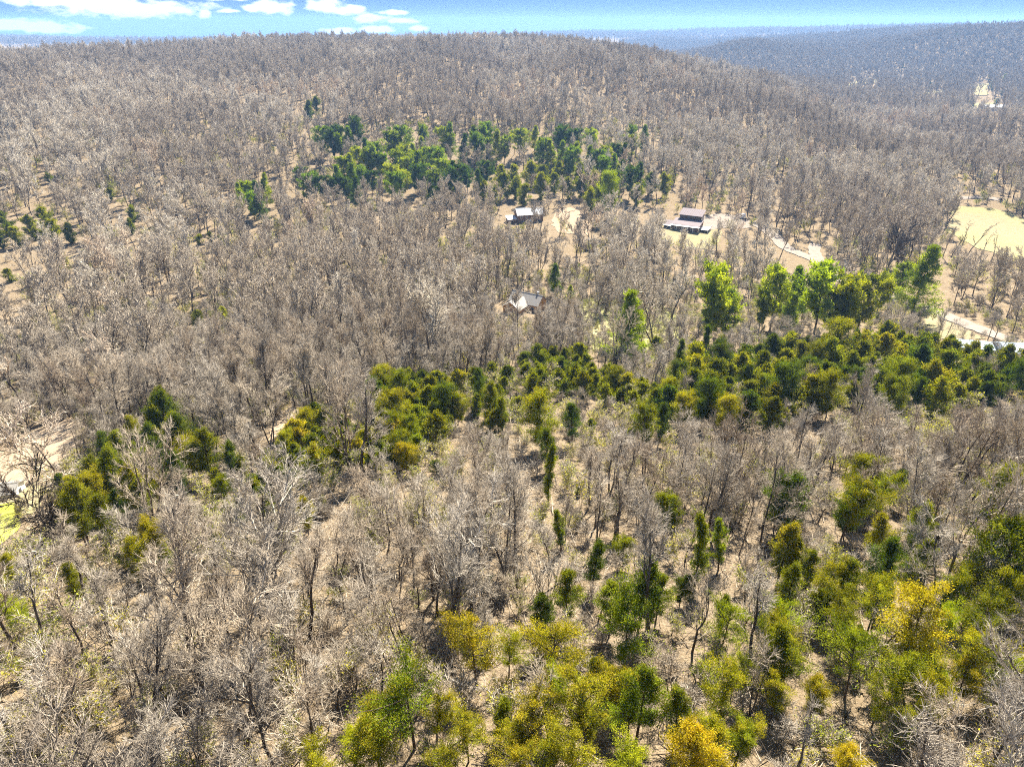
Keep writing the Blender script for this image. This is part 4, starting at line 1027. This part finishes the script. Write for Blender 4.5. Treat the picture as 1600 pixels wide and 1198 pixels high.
hero_tree('bare_tree', 1240, 330, wood_mesh('oak_trunk', t, M_DEAD), wood_mesh('oak_crown', c, M_TWIG), 1.15, 'dark vase-shaped bare tree on the slope above the gravel road', 'bare tree', (.75,.72,.7,1))
hero_tree('bare_tree', 690, 590, wood_mesh('oak_trunk', t, M_DEAD), wood_mesh('oak_crown', c, M_TWIG), 1.0, 'tall dark-trunked bare tree rising behind the cedar thicket', 'bare tree', (.95,.93,.9,1), 1.0)
hero_tree('bare_tree', 1022, 545, wood_mesh('oak_trunk', t, M_DEAD), wood_mesh('oak_crown', c, M_TWIG), 1.05, 'tall fan-crowned bare tree just right of the conical pine', 'bare tree', (.95,.93,.9,1), 2.2)
t, c = bare_tree(805, H=19, spread=.5, fork=.25, limbs=12, ang=.7, up=.14, n2=7, n3=5, n4=2, tw=(.16,.1,.07,.03))
hero_tree('bare_tree', 20, 262, wood_mesh('oak_trunk', t, M_PALE), wood_mesh('oak_crown', c, M_PALE), 1.4, 'whitish bare sycamore standing out on the wooded hillside', 'bare tree')
# dead snags by the field
for i, (u, v, s, ty, label) in enumerate([(1496,398,1.0,10,'dark upright snag, leftmost before the hay field'),(1512,400,1.15,26,'dark snag leaning right across the hay field'),
        (1530,404,.8,14,'short forked dark snag below the hay field'),(1549,408,.85,6,'thin dark snag, rightmost before the hay field'),(1486,402,.9,4,'twiggy dark snag beside the leftmost field-edge one')]):
    t, c = bare_tree(820+i, H=13, spread=.3, fork=.35, limbs=5, ang=.7, up=.12, n2=2, n3=2, n4=0, tw=(.07,.05,.03,.02), bend=.09)
    hero_tree('dead_tree', u, v, wood_mesh('snag_trunk', t, M_DEAD), wood_mesh('snag_branches', c, M_DEAD), s, label, 'dead tree', (.6,.6,.6,1), .3*i, (0, ty), 'dead snags at the field edge')
# fallen logs
def fallen(u, v, L, rz, r, m, label):
    g = np.random.default_rng(int(u)); x, y, z = ground_at(u, v)
    e = bpy.data.objects.new('fallen_log', None); COL.objects.link(e); e.location = (x, y, z+r*.7); e.rotation_euler = (0, 0, R(rz)); tagp(e, label, 'log', 'fallen logs on the forest floor')
    p = grow(np.array([[-L/2,0,0.]]), np.array([[1.,0,0]]), np.array([L]), 6, .05, 0, g)
    p[:,:,2] = 0
    V, Q = tubes(p, np.array([r]), np.array([r*.45]), 8); obj('trunk', mesh_np('log', V, Q, None, [m], smooth=True), e)
    q, d, Lb, pi, t = sprout(p, np.array([L]), 6, .35, .98, .7, .3, g); d[:,2] = np.abs(d[:,2])
    for j in range(6):
        V, Q = tubes(grow(q[j:j+1], d[j:j+1], Lb[j:j+1], 3, .12, 0, g), np.array([r*.4]), np.array([r*.12]), 5); obj('branch', mesh_np('log_branch', V, Q, None, [m]), e)
fallen(400, 1108, 7, 8, .09, M_PALE, 'long pale fallen log lying across the leaf litter, left of the broad green cedar')
fallen(1500, 855, 6, 20, .09, M_PALE, 'whitish fallen trunk beside the big round green cedar')
fallen(1470, 905, 5, -35, .12, M_BARK, 'dark fallen branch on the open litter above the golden cedar')
fallen(690, 1062, 5.5, 160, .09, M_PALE, 'pale fallen trunk on the open litter below the orange-topped cedar pair')
fallen(905, 905, 6, 60, .12, M_BARK, 'dark fallen trunk on the open litter below the thin spire cedar')
fallen(1560, 1085, 6, -12, .08, M_PALE, 'pale fallen log among twigs near the bottom right corner')

# canopy near and middle
NEAR_R = 150
X, Y, Z, S = tree_points(21, NEAR_R, 4.9, 11, a0=-56, a1=56, keep=.5, nsc=24, smin=.6, smax=1.05, tree=(14, 7))
k = np.ones(len(X), bool)
for (hx, hy, hr) in hero_pts: k &= (X-hx)**2+(Y-hy)**2 > hr**2
X, Y, Z, S = X[k], Y[k], Z[k], S[k]
U, V, F = frame_uv(X, Y, Z+9)
infr = (U > -40) & (U < 1640) & (V < 1240) & (V > -50)
size = np.where(infr, S/F, 0); order = np.argsort(-size); top = order[:286]
rest = np.setdiff1d(np.arange(len(X)), top)
tones_b = [((1,1,1,1),'pale grey'),((.82,.76,.7,1),'brownish'),((1.12,1.08,1.02,1),'whitish'),((.72,.7,.68,1),'dark grey')]
its = []
for i in top:
    b = int(rng.integers(0, len(BARE))); tn = tones_b[int(rng.choice(4, p=[.45,.2,.2,.15]))]
    e = bpy.data.objects.new('bare_tree', None); COL.objects.link(e); e.location = (X[i], Y[i], Z[i]); e.rotation_euler = (rng.normal()*.04, rng.normal()*.04, rng.random()*6.28)
    s = float(S[i]); e.scale = (s, s, s*(.95+.15*rng.random())); e['category'] = 'bare tree'; e['group'] = 'bare trees of the wood'
    a = obj('trunk', BARE[b][0], e); c = obj('crown', BARE[b][1], e); a.color = tn[0]; c.color = tn[0]
    its.append((e, float(U[i]), float(V[i]), BARE[b][3]+' '+tn[1]))
assign(its, 'bare tree')
scatter('bare_woods', LIB_NEAR, np.stack([X[rest], Y[rest], Z[rest]], 1), S[rest], 'rest of the close bare woods on the near slopes', 'bare trees of the wood')
print('near canopy', len(X), round(time.time()-T0, 1))
# saplings
X, Y, Z, S = tree_points(15, 200, 2.6, 12, a0=-56, a1=56, keep=.45, nsc=18, smin=.5, smax=1.2, tree=(6.5, 3))
U, V, F = frame_uv(X, Y, Z+4)
infr = (U > -30) & (U < 1630) & (V < 1225) & (V > 0)
size = np.where(infr, S/F, 0); order = np.argsort(-size); top = order[:298]; rest = np.setdiff1d(np.arange(len(X)), top)
its = []
for i in top:
    b = int(rng.integers(0, len(SAP))); tn = tones_b[int(rng.choice(4, p=[.45,.2,.2,.15]))]
    e = bpy.data.objects.new('bare_sapling', None); COL.objects.link(e); e.location = (X[i], Y[i], Z[i]); e.rotation_euler = (rng.normal()*.06, rng.normal()*.06, rng.random()*6.28)
    s = float(S[i]); e.scale = (s, s, s); e['category'] = 'sapling'; e['group'] = 'saplings under the bare trees'
    a = obj('trunk', SAP[b][0], e); c = obj('crown', SAP[b][1], e); a.color = tn[0]; c.color = tn[0]
    its.append((e, float(U[i]), float(V[i]), SAP[b][3]+' '+tn[1]))
assign(its, 'sapling')
scatter('sapling_growth', LIB_SAP, np.stack([X[rest], Y[rest], Z[rest]], 1), S[rest], 'rest of the thin saplings crowding the woods', 'saplings under the bare trees')
# middle and far woods
def picks(X, Y, seed):
    g = np.random.default_rng(seed); b = g.integers(0, 6, len(X)); q = vnoise(X/70, Y/90, 60)*.75 + .25*g.random(len(X)) + np.clip((np.hypot(X, Y)-300)/2400, 0, .16)
    w = vnoise(X/45, Y/45, 61)*.6+.4*g.random(len(X))
    return b + np.where(q > .56, 6, np.where(w > .72, 12, 0))
X, Y, Z, S = tree_points(NEAR_R, 560, 6.6, 13, keep=.35, smin=.65, smax=1.15, tree=(15, 9))
scatter('valley_woods', LIB_MID, np.stack([X, Y, Z], 1), S, 'bare woods filling the valley floor and lower slopes', 'bare trees of the wood', pick=picks(X, Y, 1)); n1 = len(X)
X, Y, Z, S = tree_points(560, 1100, 7.8, 14, keep=.15, smin=.8, smax=1.25, tree=(15, 9))
scatter('ridge_woods', LIB_MID, np.stack([X, Y, Z], 1), S, 'grey-brown bare woods on the long wooded ridge', 'bare trees of the wood', pick=picks(X, Y, 2)); n2 = len(X)
X, Y, Z, S = tree_points(1100, 3400, 9.8, 15, a0=8, a1=46, smin=1.0, smax=1.5, keep=.1, nsc=150, tree=(15, 10))
scatter('far_woods', LIB_FAR, np.stack([X, Y, Z], 1), S*.95, 'hazy bare woods on the far hills beyond the valley'); n3 = len(X)
X, Y, Z, S = tree_points(3600, 5600, 30, 16, smin=1.4, smax=2.2, nsc=300)
scatter('skyline_woods', LIB_FAR, np.stack([X, Y, Z], 1), S, 'blue-hazed woods on the skyline ridge'); n4_ = len(X)
X, Y, Z, S = tree_points(900, 3400, 55, 17, a0=-42, a1=46, smin=.7, smax=1.2)
scatter('far_cedars', LIB_FARG, np.stack([X, Y, Z], 1), S, 'dark evergreens dotted through the far woods')
# brush and sticks
X, Y, Z, S = tree_points(14, 230, 2.6, 18, a0=-56, a1=56, keep=.55, nsc=14, smin=.5, smax=1.1, tree=None)
scatter('undergrowth', LIB_BUSH, np.stack([X, Y, Z], 1), S, 'low grey brush and budding shrubs under the near trees', tilt=.1)
X, Y, Z, S = tree_points(230, 520, 8, 19, keep=.4, smin=1.0, smax=2.0, tree=(4, 3))
scatter('valley_undergrowth', LIB_BUSH, np.stack([X, Y, Z], 1), S, 'low brush between the trees of the valley', tilt=.1)
X, Y, Z, S = tree_points(14, 130, 2.0, 20, a0=-56, a1=56, keep=.2, nsc=14, smin=.7, smax=1.3, tree=None)
scatter('fallen_sticks', LIB_STICK, np.stack([X, Y, Z+.02], 1), S, 'fallen sticks and dead branches on the leaf litter', tilt=.03)
print('woods', n1, n2, n3, n4_, round(time.time()-T0, 1))

# ------------------------------------------------------------------ air
hb = MB(); hb.box(-7600, 7600, -7600, 7600, -230, 75)
ho = hb.build('haze', mat('haze')); m = ho.data.materials[0]; g = G(m)
pv = g.n('ShaderNodeVolumePrincipled'); pv.inputs['Color'].default_value = (.29,.52,.92,1); pv.inputs['Density'].default_value = .00012; pv.inputs['Anisotropy'].default_value = 0.2
o = g.n('ShaderNodeOutputMaterial'); g.l(pv.outputs[0], o.inputs['Volume'])
tagp(ho, 'thin blue haze filling the air over the valley', kind='stuff')
print('objects', len(bpy.data.objects), 'done', round(time.time()-T0, 1))
